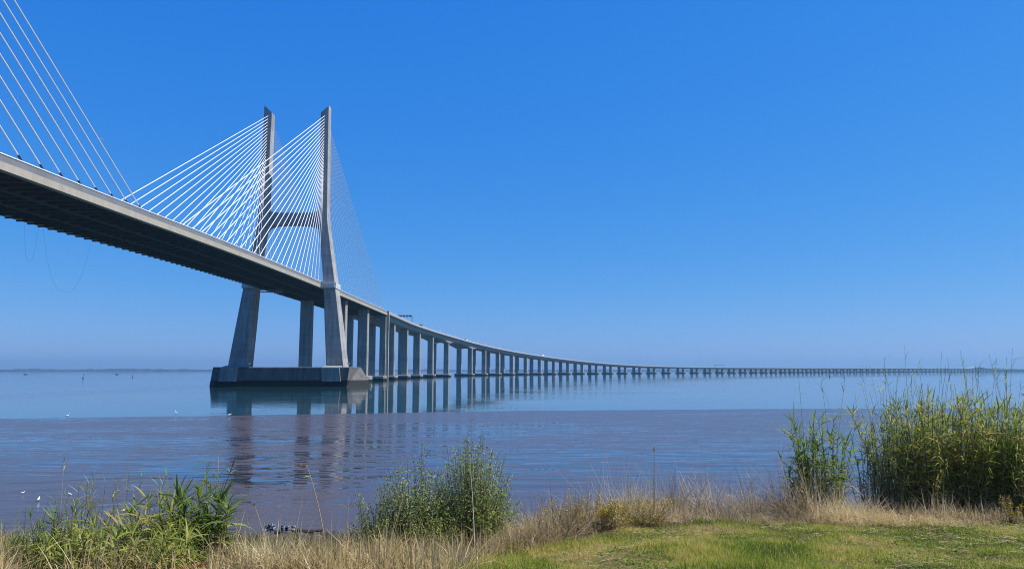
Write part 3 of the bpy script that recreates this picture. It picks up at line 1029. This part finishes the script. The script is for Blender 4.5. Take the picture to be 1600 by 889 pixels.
def shrub(label, cx, cy, rx, ry, H, n_tw, per, group, lean=0.0):
    z0 = float(gz(cx, cy))
    e_ = empty('saltbush', (cx, cy, z0), label, 'shrub', group); e_['_org'] = (cx, cy, z0)
    a = rng.uniform(0, 2 * math.pi, n_tw); q = np.sqrt(rng.uniform(0, 1, n_tw))
    lump = .72 + .45 * fbm(np.cos(a) * 1.5 + q * 2 + cx, np.sin(a) * 1.5 + q, 21)
    base = np.stack([cx + rx * .35 * q * np.cos(a), cy + ry * .35 * q * np.sin(a), np.full(n_tw, z0 - .05)], -1)
    hh_ = H * lump * 1.05 * np.sqrt(np.maximum(.05, 1 - .9 * q ** 2)) * rng.uniform(.45, 1.18, n_tw)
    top = np.stack([cx + rx * q * np.cos(a) + lean * hh_, cy + ry * q * np.sin(a), z0 + hh_], -1)
    sv, sf, c = stalks(base, top, .007, 4, rng.normal(0, .04, (n_tw, 2)))
    mesh_obj('branches', sv, sf, M['dark_twig'], e_, True, np.repeat(rng.uniform(0, 1, n_tw), 15), loc=e_.location)
    t = rng.uniform(.25, 1.0, (n_tw, per)) ** .8
    tt_ = np.linspace(0, 1, 5)
    P = np.stack([[np.interp(t[i], tt_, c[i, :, j]) for j in range(3)] for i in range(n_tw)], 0).transpose(0, 2, 1)
    P = (P + rng.normal(0, .055, P.shape)).reshape(-1, 3)
    N = len(P)
    v, f, m_ = strips(P, rd_dir(N, 5, 80), rng.uniform(.03, .06, N), rng.uniform(.014, .024, N), .1, 2, rng.uniform(-1.5, 1.5, N), np.array([.25, 1.0, .12]))
    ti = np.clip(np.repeat(rng.uniform(.1, .8, n_tw), per) + rng.normal(0, .15, N), 0, 1)
    mesh_obj('leaves', v, f, M['shrub_leaf'], e_, False, np.repeat(ti, m_), loc=e_.location)


G3 = 'grey green saltbushes at the top of the bank'
shrub('lower grey green saltbush behind pale reed blades', *on_bank(650, 850, 13.2), .86, .55, 1.6, 300, 44, G3, -.03)
shrub('tallest grey green saltbush in the middle of the bank', *on_bank(738, 850, 13.6), .86, .55, 2.05, 350, 44, G3, .02)
shrub('small low saltbush sprig at the shore end of the bushes', *on_bank(585, 850, 13.0), .5, .4, 1.05, 90, 36, G3, -.05)


# ------------------------------------------------------------------ ground cover (uncountable)
def zone_pts(n_, y0, y1, x0f, x1f):
    """random points on the bank, uniform per area, inside px columns x0f..x1f of the photo"""
    y_ = np.sqrt(rng.uniform(y0 ** 2, y1 ** 2, n_))
    a0 = (x0f - 800) / F_PX / 1.03; a1 = (x1f - 800) / F_PX / 1.03
    x_ = y_ * rng.uniform(a0, a1, n_)
    return x_, y_


# lawn edge: right of this line the grass is mown and green
def lawn_edge_x(y_):
    return -0.95 + (y_ - 8.5) * 0.17 + .25 * np.sin(y_ * 1.7)


x_, y_ = zone_pts(260000, 7.6, 15.2, 640, 1660)
# the lawn goes on, a little sparser, outside the picture
xo, yo = rng.uniform(-4.5, 19, 150000), rng.uniform(1.5, 15.2, 150000)
ro = xo / yo
ko = (yo < 7.6) | (ro > .70)
x_ = np.concatenate([x_, xo[ko]]); y_ = np.concatenate([y_, yo[ko]])
far_lim = 14.55 + .35 * (fbm(x_ * .9, x_ * 0, 12) - .5) - 2.2 * sstep(2.6, .2, x_)
keep = (x_ > lawn_edge_x(y_) + rng.normal(0, .12, len(x_))) & (y_ < far_lim + rng.normal(0, .1, len(x_)))
x_, y_ = x_[keep], y_[keep]
N = len(x_)
pn = fbm(x_ * .55, y_ * .55, 31, 4); pn2 = fbm(x_ * 2.2, y_ * 2.2, 47, 3)
long_ = sstep(.48, .60, fbm(x_ * .7 + 9, y_ * .9, 63, 3)) * sstep(6.5, 3.0, x_)
Lg = (.045 + .08 * np.maximum(pn2 - .3, 0) * 1.6 + .10 * long_) * rng.uniform(.6, 1.35, N)
T = np.clip(.55 + (pn - .5) * 1.7 + (pn2 - .5) * 1.0 + rng.normal(0, .15, N), 0, 1)
T = np.where(rng.uniform(0, 1, N) < .16, rng.uniform(.75, 1, N), T)
v, f, m_ = strips(np.stack([x_, y_, gz(x_, y_) - .01], -1), rd_dir(N, 40, 88), Lg, rng.uniform(.006, .012, N), rng.uniform(.1, .7, N), 2)
tag(mesh_obj('lawn_grass', v, f, M['grass'], None, False, np.repeat(T, m_)), 'short patchy green and straw coloured lawn grass', kind='stuff')


def tuft_field(name, label, n_, x_, y_, L, W, el, tint, mat, droop=.5, k=4):
    N = len(x_)
    v, f, m_ = strips(np.stack([x_, y_, gz(x_, y_) - .02], -1), rd_dir(N, *el), L, W, droop, k)
    o = mesh_obj(name, v, f, mat, None, False, np.repeat(tint, m_))
    return tag(o, label, kind='stuff')


x_, y_ = zone_pts(9000, 7.8, 14.6, 680, 1660)
keep = (x_ > lawn_edge_x(y_)) & (fbm(x_ * 1.3 + 4, y_ * 1.3, 201, 3) > .45)
x_, y_ = x_[keep], y_[keep]; N = len(x_)
v, f, m_ = strips(np.stack([x_, y_, gz(x_, y_) + .035], -1), rd_dir(N, -4, 22), rng.uniform(.06, .2, N), rng.uniform(.005, .010, N), .1, 2)
tag(mesh_obj('straw_litter', v, f, M['straw'], None, False, np.repeat(rng.uniform(.2, 1, N), m_)), 'cut straw lying loose on the lawn', kind='stuff')
x_, y_ = zone_pts(2600, 8.0, 14.4, 700, 1660)
keep = (x_ > lawn_edge_x(y_)) & (fbm(x_ * 1.1 + 14, y_ * 1.1, 251, 3) > .56)
x_, y_ = x_[keep], y_[keep]
x_ = np.repeat(x_, 7) + rng.normal(0, .03, 7 * len(x_)); y_ = np.repeat(y_, 7) + rng.normal(0, .03, 7 * len(y_)); N = len(x_)
v, f, m_ = strips(np.stack([x_, y_, gz(x_, y_)], -1), rd_dir(N, 10, 60), rng.uniform(.06, .14, N), rng.uniform(.015, .028, N), .5, 3)
tag(mesh_obj('broad_leaved_weeds', v, f, M['reed_leaf'], None, False, np.repeat(rng.uniform(0, .6, N), m_)), 'low broad leaved weeds scattered in the lawn', kind='stuff')
# mixed green and grey weeds that tie the bank growth together
x_, y_ = zone_pts(15000, 10.5, 17.5, 380, 1520)
keep = (fbm(x_ * 1.4 + 7, y_ * 1.4, 301, 3) > .53) & ((x_ < lawn_edge_x(y_)) | (y_ > 14.4 - 2.2 * sstep(2.6, .2, x_)))
x_, y_ = x_[keep], y_[keep]; N = len(x_)
v, f, m_ = strips(np.stack([x_, y_, gz(x_, y_) - .02], -1), rd_dir(N, 30, 86), rng.uniform(.2, .75, N), rng.uniform(.007, .018, N), rng.uniform(.1, .8, N), 4)
tag(mesh_obj('mixed_weeds', v, f, M['weed_mix'] if 'weed_mix' in M else M['shrub_leaf'], None, False, np.repeat(rng.uniform(0, .8, N), m_)), 'grey green weeds scattered through the dry bank growth', kind='stuff')

# straw on the left slope
x_, y_ = zone_pts(150000, 7.4, 19.5, -400, 860)
cl_ = fbm(x_ * 1.6, y_ * 1.6, 77, 3)
keep = ((x_ / y_ > -.40) | (x_ / y_ < -.66) | (rng.uniform(0, 1, len(x_)) < .12)) & (x_ < lawn_edge_x(y_) + rng.normal(0, .25, len(x_)) + 1.2 * (y_ > 12.4)) & (cl_ + rng.normal(0, .06, len(x_)) > .46)
x_, y_, cl_ = x_[keep], y_[keep], cl_[keep]; N = len(x_)
L = (.22 + .7 * np.maximum(cl_ - .4, 0) * 2) * rng.uniform(.5, 1.5, N) * (1 - .3 * sstep(15, 19, y_))
L *= np.where((x_ / y_ > -.40) & (x_ / y_ < -.19) & (y_ > 11.2), .38, 1)
T = np.clip(.55 + (fbm(x_ * .9, y_ * .9, 5) - .5) * 1.2 + rng.normal(0, .2, N), 0, 1)
tuft_field('straw_grass', 'bleached straw grass covering the left slope', N, x_, y_, L, rng.uniform(.007, .018, N), (30, 88), T, M['straw'], rng.uniform(.05, .7, N))
x_, y_ = zone_pts(16000, 8.8, 15.5, 300, 820)
keep = fbm(x_ * 2.2, y_ * 2.2, 90, 2) > .50
x_, y_ = x_[keep], y_[keep]; N = len(x_)
keep2 = x_ < lawn_edge_x(y_) + .5; x_, y_ = x_[keep2], y_[keep2]; N = len(x_)
tuft_field('green_blades', 'loose green blades growing through the straw', N, x_, y_, rng.uniform(.15, .5, N), rng.uniform(.008, .018, N), (35, 85), rng.uniform(.2, .85, N), M['grass'], rng.uniform(.1, .7, N))

x_, y_ = zone_pts(16000, 9.0, 17.0, 330, 830)
keep = (x_ < lawn_edge_x(y_) + .3) & (fbm(x_ * 1.9, y_ * 1.9, 131, 3) > .47)
x_, y_ = x_[keep], y_[keep]; N = len(x_)
tuft_field('brown_stems', 'thin brown dead stems standing among the straw', N, x_, y_, rng.uniform(.2, .62, N), rng.uniform(.005, .010, N), (55, 89), rng.uniform(0, .55, N), M['dry'], rng.uniform(0, .25, N))

# dry weeds along the edge of the right hand bank
x_, y_ = zone_pts(130000, 12.0, 18.0, 760, 2050)
near_lim = 14.5 - 2.2 * sstep(2.6, .2, x_)
cl_ = fbm(x_ * 1.3, y_ * 1.3, 14, 3)
keep = (y_ > near_lim - .1 + rng.normal(0, .12, len(x_))) & (cl_ + rng.normal(0, .07, len(x_)) > .36)
x_, y_, cl_ = x_[keep], y_[keep], cl_[keep]; N = len(x_)
L = (.46 + 1.35 * np.maximum(cl_ - .38, 0) * 2) * rng.uniform(.4, 1.4, N) * (1 - .5 * sstep(1.6, .4, x_)) * (1 - .5 * sstep(5.4, 6.6, x_) * (1 - sstep(12, 13, x_)))
T = np.clip(.62 + (fbm(x_ * .8, y_ * .8, 55) - .5) * 1.2 + rng.normal(0, .2, N), 0, 1)
tuft_field('dry_weeds', 'tangled dry brown weeds along the edge of the bank', N, x_, y_, L, rng.uniform(.007, .016, N), (20, 88), T, M['dry'], rng.uniform(.0, .8, N))

# pinkish dry weeds in the left corner
x_, y_ = zone_pts(9000, 9.6, 11.8, -60, 34)
N = len(x_)
tuft_field('dry_weeds', 'pale pinkish dry weeds in the lower left corner', N, x_, y_, rng.uniform(.1, .62, N), rng.uniform(.005, .01, N), (30, 88), rng.uniform(.35, 1, N), M['dry'], rng.uniform(.0, .8, N))


def tuft(label, px, dist, n_, L0, L1, spread, mat, el=(35, 85), droop=(.2, .9), cat='grass tuft', name='grass_tuft', W=.008, group=None, t0=.3, t1=1.0, lean=(0, 0)):
    x_, y_ = on_bank(px, 800, dist)
    z_ = float(gz(x_, y_))
    p = np.stack([x_ + rng.normal(0, spread, n_), y_ + rng.normal(0, spread * .7, n_), np.zeros(n_)], -1)
    p[:, 2] = gz(p[:, 0], p[:, 1]) - .02
    d_ = rd_dir(n_, *el); d_[:, 0] += lean[0]; d_[:, 1] += lean[1]; d_ = unit(d_)
    v, f, m_ = strips(p, d_, rng.uniform(L0, L1, n_), rng.uniform(.6, 1.3, n_) * W, rng.uniform(*droop, n_), 5)
    o = mesh_obj(name, v, f, mat, None, False, np.repeat(rng.uniform(t0, t1, n_), m_), loc=(x_, y_, z_))
    return tag(o, label, cat, group)


G4 = 'dry grass tufts along the lawn edge'
tuft('tall golden dry grass tuft below the small reed clump', 1318, 14.2, 1500, .35, .85, .26, M['straw'], group=G4, t0=.6)
tuft('arching pale dry grass tuft in front of the sparse reeds', 1380, 14.2, 900, .4, .8, .22, M['straw'], (40, 75), (.5, 1.0), group=G4)
tuft('low leaning dry grass tuft with feathery tips in front of the reed thicket', 1445, 14.2, 600, .35, .75, .24, M['straw'], (35, 75), (.5, 1.1), group=G4, lean=(.3, 0))
tuft('small flattened dry tuft near the yellow green weed at the thicket foot', 1520, 14.2, 360, .25, .55, .25, M['dry'], (20, 60), (.4, 1.0), group=G4)
tuft('orange brown dry tuft standing on the lawn itself', 1112, 13.4, 1100, .1, .3, .3, M['straw'], (35, 85), group=G4, t0=.1, t1=.75)
tuft('wide dry beige tuft on the weedy bank left of the golden tuft', 1225, 14.5, 1300, .3, .75, .4, M['dry'], (25, 80), group=G4, t0=.4)

G5 = 'wispy grey green grass sprays on the bank edge'
for lab, px, hgt in (('narrow wispy grey grass spray nearest the yellow weeds', 948, .75), ('taller feathery grey green grass spray next to the narrow spray', 986, .95), ('thin grey green spray amid dry weeds right of the slender shoot', 1068, .7), ('ragged grey spray beside the white dead twigs', 1165, .8)):
    tuft(lab, px, 16.0, 150, hgt * .5, hgt, .12, M['shrub_leaf'], (60, 88), (.1, .5), 'grass spray', 'grass_spray', .007, G5)


def yellow_weed(label, px, dist, n_, H, spread, dark=.5):
    x_, y_ = on_bank(px, 810, dist); z_ = float(gz(x_, y_))
    e_ = empty('yellow_weed', (x_, y_, z_), label, 'weed', 'yellow flowering weeds on the bank edge'); e_['_org'] = (x_, y_, z_)
    base = np.stack([x_ + rng.normal(0, spread * .35, n_), y_ + rng.normal(0, spread * .3, n_), np.full(n_, z_ - .03)], -1)
    hh_ = H * rng.uniform(.3, 1.1, n_)
    top = base + np.stack([rng.normal(0, spread * .7, n_), rng.normal(0, spread * .5, n_), hh_], -1)
    sv, sf, c = stalks(base, top, .005, 4)
    mesh_obj('stems', sv, sf, M['dry'], e_, True, np.repeat(rng.uniform(0, .6, n_), 15), loc=e_.location)
    per = 26
    t = rng.uniform(.15, 1, (n_, per)); P = c[:, 0][:, None, :] + (c[:, -1] - c[:, 0])[:, None, :] * t[:, :, None]
    P = (P + rng.normal(0, .02, P.shape)).reshape(-1, 3); N = len(P)
    v, f, m_ = strips(P, rd_dir(N, 0, 70), rng.uniform(.03, .07, N), rng.uniform(.008, .014, N), .2, 2)
    mesh_obj('leaves', v, f, M['weed_leaf'], e_, False, np.repeat(rng.uniform(0, 1, N), m_), loc=e_.location)
    per = 16
    t = rng.uniform(.72, 1.02, (n_, per)); sel = rng.uniform(0, 1, n_) < dark
    P = (c[:, 0][:, None, :] + (c[:, -1] - c[:, 0])[:, None, :] * t[:, :, None])[sel]
    P = (P + rng.normal(0, .018, P.shape)).reshape(-1, 3); N = len(P)
    v, f, m_ = strips(P, rd_dir(N, 0, 90), rng.uniform(.02, .04, N), .016, .1, 2, None, np.array([.3, 1, .4]))
    mesh_obj('flowers', v, f, M['yellow'], e_, False, np.repeat(rng.uniform(0, 1, N), m_), loc=e_.location)


yellow_weed('tall thin rusty weed with few yellow tips beside the mud', 852, 13.6, 50, .8, .3, .3)
yellow_weed('bushy yellow topped weed over the dark hollow', 900, 13.5, 80, .72, .3, .55)
yellow_weed('low bright yellow weed right of the bushy one', 950, 13.6, 70, .5, .26, .8)
yellow_weed('amber weed patch below the grey grass sprays', 1012, 14.0, 80, .5, .36, .5)
yellow_weed('lone yellow spike weed at the foot of the reed thicket', 1582, 14.3, 16, .5, .1, .9)
yellow_weed('tiny yellow weed in the straw before the saltbush', 575, 11.4, 9, .5, .06, .9)
yellow_weed('small yellow green weed at the foot of the tall saltbush', 622, 10.4, 10, .42, .07, .8)

# bleached dead twigs
x_, y_ = on_bank(1112, 790, 16.0); z_ = float(gz(x_, y_))
e_ = empty('dead_shrub', (x_, y_, z_), 'bleached dead shrub of bare white twigs rising above the dry weeds', 'dead shrub'); e_['_org'] = (x_, y_, z_)
nb = 26
base = np.stack([x_ + rng.normal(0, .15, nb), y_ + rng.normal(0, .1, nb), np.full(nb, z_)], -1)
top = base + np.stack([rng.normal(0, .45, nb), rng.normal(0, .2, nb), rng.uniform(.6, 1.25, nb)], -1)
sv, sf, c = stalks(base, top, .009, 5, rng.normal(0, .2, (nb, 2)))
mesh_obj('stems', sv, sf, M['stick'], e_, True, np.repeat(rng.uniform(0, 1, nb), 18), loc=e_.location)
tb = c[:, 2:5].reshape(-1, 3); tb = np.repeat(tb, 3, 0); td = rd_dir(len(tb), 5, 75)
sv, sf, c2 = stalks(tb, tb + td * rng.uniform(.15, .4, (len(tb), 1)), .004, 3, rng.normal(0, .06, (len(tb), 2)))
mesh_obj('twigs', sv, sf, M['stick'], e_, True, np.repeat(rng.uniform(0, 1, len(tb)), 12), loc=e_.location)


# ------------------------------------------------------------------ shore rocks and litter
def rock(name, label, cat, loc, sx, sy, sz, mat, seed, group=None):
    rr_ = np.random.default_rng(seed)
    nu, nv = 12, 8
    V = []
    for j in range(nv + 1):
        th = math.pi * j / nv
        for i in range(nu):
            ph = 2 * math.pi * i / nu
            d_ = np.array([math.sin(th) * math.cos(ph), math.sin(th) * math.sin(ph), math.cos(th)])
            V.append(d_)
    V = np.array(V)
    k = 9
    pn_ = unit(rr_.normal(0, 1, (k, 3))); off = rr_.uniform(.62, .95, k)
    dd = V @ pn_.T
    s_ = np.min(np.where(dd > .05, off[None] / np.maximum(dd, .05), 9), 1)
    V = V * np.minimum(s_, 1.15)[:, None] * np.array([sx, sy, sz])
    fs = []
    for j in range(nv):
        for i in range(nu):
            a = j * nu + i; b_ = j * nu + (i + 1) % nu
            fs.append((a, a + nu, b_ + nu, b_))
    o = mesh_obj(name, V, fs, mat)
    o.location = loc
    o.rotation_euler = (rr_.uniform(-.3, .3), rr_.uniform(-.3, .3), rr_.uniform(0, 6))
    return tag(o, label, cat, group)


M['rock'] = plain('dark_rock', (0.05, 0.045, 0.04), .9, var=.6, scale=7)
M['pale_stone'] = plain('pale_stone', (.5, .47, .42), .85, var=.2, scale=8)
M['plastic'] = plain('pale_blue_plastic', (.17, .22, .29), .9, var=.1)
M['driftwood'] = plain('dark_driftwood', (.05, .04, .035), .8, var=.3)
k = 0
for px in range(345, 1300, 9):
    for rep in range(3):
        dist = random.uniform(28.0, 35.5) if px < 800 else random.uniform(27.5, 31.5)
        a, _ = ray(px + random.uniform(-6, 6), 820)
        if px > 800 and rep: continue
        s_ = random.uniform(.14, .4)
        rock('shore_rock', 'dark wet rock in the rubble line where bank meets mud', 'rock', (a * dist, dist, max(.15, float(gz(a * dist, dist))) + .05), s_, s_ * random.uniform(.6, 1), s_ * random.uniform(.45, .8), M['rock'], 100 + k, 'rocks along the foot of the bank')
        k += 1
x_, y_ = on_bank(455, 884, 10.0)
rock('pale_stone', 'rounded pale stone lying in the straw at the lower edge', 'stone', (x_, y_, float(gz(x_, y_)) + .1), .09, .07, .11, M['pale_stone'], 5)

def crumple(label, px, dist, w, h, seed):
    rr_ = np.random.default_rng(seed)
    a, _ = ray(px, 822); x_, y_ = a * dist, dist
    nn = 9
    gx, gy = np.meshgrid(np.linspace(-w / 2, w / 2, nn), np.linspace(0, h, nn))
    top = np.stack([gx + rr_.normal(0, .05, gx.shape), .4 * gy + rr_.normal(0, .07, gx.shape), gy + rr_.normal(0, .05, gx.shape)], -1).reshape(-1, 3)
    i = (np.arange(nn - 1)[:, None] * nn + np.arange(nn - 1)[None, :]).ravel()
    o = mesh_obj('plastic_sheet', top, np.stack([i, i + 1, i + nn + 1, i + nn], -1), M['plastic'])
    sm = o.modifiers.new('thickness', 'SOLIDIFY'); sm.thickness = .02
    o.location = (x_, y_, max(.25, float(gz(x_, y_))) + .35)
    tag(o, label, 'litter', 'pale blue litter on the rocks')


crumple('wide crumpled pale blue plastic sheet on the dark rocks', 450, 34.2, .6, .22, 1)
crumple('small torn pale blue plastic scrap on the rocks left of the wide sheet', 421, 34.2, .4, .2, 2)
dw = MB(); dw.tube([(-1.1, 0, 0), (-.3, .05, .08), (.5, -.04, .05), (1.2, .06, .1)], [.1, .13, .11, .06], 8)
a, _ = ray(466, 818)
o = dw.build('driftwood_log', M['driftwood']); o.location = (a * 35.6, 35.6, .42)
tag(o, 'dark driftwood log lying on mud beyond the blue litter', 'log')

# ------------------------------------------------------------------ birds, buoys, boats
M['feather'] = plain('white_feather', (.82, .81, .79), .7, var=.04)
M['leg_dark'] = plain('dark_leg', (.04, .04, .035), .6)


def skin_body(name, pts, edges, rad, mat, parent):
    me = bpy.data.meshes.new(name)
    me.from_pydata(pts, edges, [])
    o = bpy.data.objects.new(name, me); COL.objects.link(o)
    md = o.modifiers.new('skin', 'SKIN')
    for i, r_ in enumerate(rad): me.skin_vertices[0].data[i].radius = r_ if isinstance(r_, tuple) else (r_, r_)
    me.skin_vertices[0].data[0].use_root = True
    sb = o.modifiers.new('sub', 'SUBSURF'); sb.levels = 1; sb.render_levels = 1
    me.materials.append(mat); o.parent = parent
    return o


def ring_body(name, st, mat, parent, n_=8):
    """one continuous lofted body along a spine of (point, radius)"""
    m_ = MB(); m_.tube([p for p, r_ in st], [r_ for p, r_ in st], n_)
    return m_.build(name, mat, parent, None, True)


def wading_bird(name, label, cat, loc, sc, rot, neck=True, group=None):
    e_ = empty(name, loc, label, cat, group); e_.rotation_euler = (0, 0, rot); e_.scale = (sc,) * 3
    if neck:
        ring_body('body', [((-.34, 0, .40), .01), ((-.2, 0, .46), .07), ((0, 0, .5), .11), ((.14, 0, .55), .085), ((.2, 0, .64), .04), ((.15, 0, .74), .03), ((.17, 0, .84), .028), ((.22, 0, .89), .045), ((.27, 0, .88), .03), ((.3, 0, .875), .012)], M['feather'], e_)
        m_ = MB(); m_.tube([((.28), 0, .878), (.42, 0, .86)], [.014, .004], 5); m_.build('bill', M['leg_dark'], e_)
        hl = .44
    else:
        ring_body('body', [((-.3, 0, .17), .012), ((-.16, 0, .2), .06), ((0, 0, .22), .095), ((.12, 0, .25), .075), ((.17, 0, .31), .045), ((.21, 0, .35), .05), ((.26, 0, .345), .025)], M['feather'], e_)
        m_ = MB(); m_.tube([(.25, 0, .343), (.32, 0, .33)], [.014, .005], 5); m_.build('bill', M['orange_plume'] if False else M['leg_dark'], e_)
        hl = .16
    for s_ in (-.035, .035):
        m_ = MB(); m_.tube([(0, s_, hl), (-.02, s_, hl * .5), (0, s_, 0), (.07, s_, .005)], .009, 5); m_.build('leg', M['leg_dark'], e_)
    return e_


def mud_z(x_, y_):
    ye = np.interp(x_, EX, EY); t = (y_ - 24) / (ye - 24)
    return max(0.0, .26 * (1 - t) + .012)


def place(px, py, dist):
    a, b_ = ray(px, py); return a * dist, dist


for lab, px, py, dist, neck, rot, sc in (
        ('white egret standing at the waterline far left of the pylon', 105, 652, 124, True, .3, 1.0),
        ('white egret wading just off the mud edge left of the pylon reflection', 275, 648, 134, True, 2.9, .95),
        ('white gull sitting on the mud edge where the pylon leg reflects', 358, 650, 129.5, False, .2, 1.4)):
    x_, y_ = place(px, py, dist)
    wading_bird('egret' if neck else 'gull', lab, 'bird', (x_, y_, mud_z(x_, y_) - .01), sc, rot, neck, 'white birds along the mud edge')
for lab, px, py, rot in (
        ('white gull on the mud by the left edge of the photo', 35, 772, .4), ('larger white gull on the mud above the low dark reeds', 60, 783, 1.9), ('white gull on the mud above the dark scruffy reeds', 109, 774, 3.0),
        ('white gull half behind the tops of the yellow green reeds', 193, 800, .5), ('white gull on the mud left of the brown plume', 281, 774, 2.5), ('white gull on the mud right below the brown plume', 329, 778, .2)):
    a, b_ = ray(px, py)
    dist = (EYE_Z - .22) / -b_
    wading_bird('gull', lab, 'bird', (a * dist, dist, mud_z(a * dist, dist) - .01), .5 if px != 60 else .7, rot, False, 'white birds on the near mud')


def flying_gull(label, px, py, dist, rot):
    loc = at(px, py, dist)
    e_ = empty('flying_gull', loc, label, 'bird', 'gulls flying past the cables'); e_.rotation_euler = (0, 0, rot)
    ring_body('body', [((-.24, 0, 0), .01), ((-.1, 0, 0), .05), ((.05, 0, .01), .065), ((.16, 0, .03), .045), ((.22, 0, .035), .02), ((.27, 0, .03), .006)], M['feather'], e_)
    for s_ in (-1, 1):
        m_ = MB()
        st = [(.06, 0, .02, .15), (.06, .22, .12, .14), (.03, .42, .13, .1), (-.06, .62, .08, .02)]
        rings = []
        for (xx, yy, zz, c_) in st:
            rings.append([(xx - c_ * .6, s_ * yy, zz), (xx, s_ * yy, zz + .012), (xx + c_ * .4, s_ * yy, zz), (xx, s_ * yy, zz - .008)])
        m_.loft(rings if s_ > 0 else [r_[::-1] for r_ in rings]); m_.build('wing', M['feather'], e_)


flying_gull('white gull flying beside the last near stay cable', 159, 218, 112, .6)
flying_gull('white gull flying among the upper left stay cables', 35, 155, 105, 2.4)


def marker(label, px, py, dist, h_, mat):
    a, _ = ray(px, py)
    e_ = empty('channel_marker', (a * dist, dist, 0), label, 'marker', 'channel markers in the river')
    m_ = MB(); m_.tube([(0, 0, -.3), (0, 0, .5), (0, 0, .9)], [.9, .9, .35], 10); m_.build('float', mat, e_)
    m_ = MB(); m_.tube([(0, 0, .85), (0, 0, h_)], [.22, .12], 6); m_.build('mast', M['dark'], e_)
    m_ = MB(); m_.box(-.35, .35, -.35, .35, h_ - .1, h_ + .5); m_.build('topmark', mat, e_)


marker('slim dark channel marker standing alone left of the pylon', 130, 589, 760, 3.8, M['dark'])
marker('squat dark marker buoy nearer the pylon than the slim marker', 207, 588, 860, 2.2, M['dark'])
marker('dark marker buoy left of a pair off the reeds', 1296, 587, 900, 2.4, M['dark'])
marker('dark marker buoy right of a pair off the reeds', 1319, 587, 860, 3.0, M['dark'])


def boat(label, px, dist, L_):
    a, _ = ray(px, 584)
    e_ = empty('small_boat', (a * dist, dist, 0), label, 'boat', 'small boats on the river')
    m_ = MB()
    rings = []
    for t, w in ((-1, .5), (-.6, .9), (.2, 1), (.7, .6), (1, .08)):
        rings.append([(t * L_, -w * 1.1, .9 + .3 * max(t, 0)), (t * L_, -w * .6, -.2), (t * L_, w * .6, -.2), (t * L_, w * 1.1, .9 + .3 * max(t, 0))])
    m_.loft(rings); m_.build('hull', M['dark'], e_)
    m_ = MB(); m_.box(-L_ * .4, L_ * .15, -.7, .7, .88, 2.1); m_.build('cabin', M['steel'], e_)


boat('small dark boat far out by the left edge of the photo', 40, 1500, 4.0)
boat('small dark boat far out between the two channel markers', 183, 1500, 3.5)
for o in bpy.data.objects:
    if '_org' in o: del o['_org']
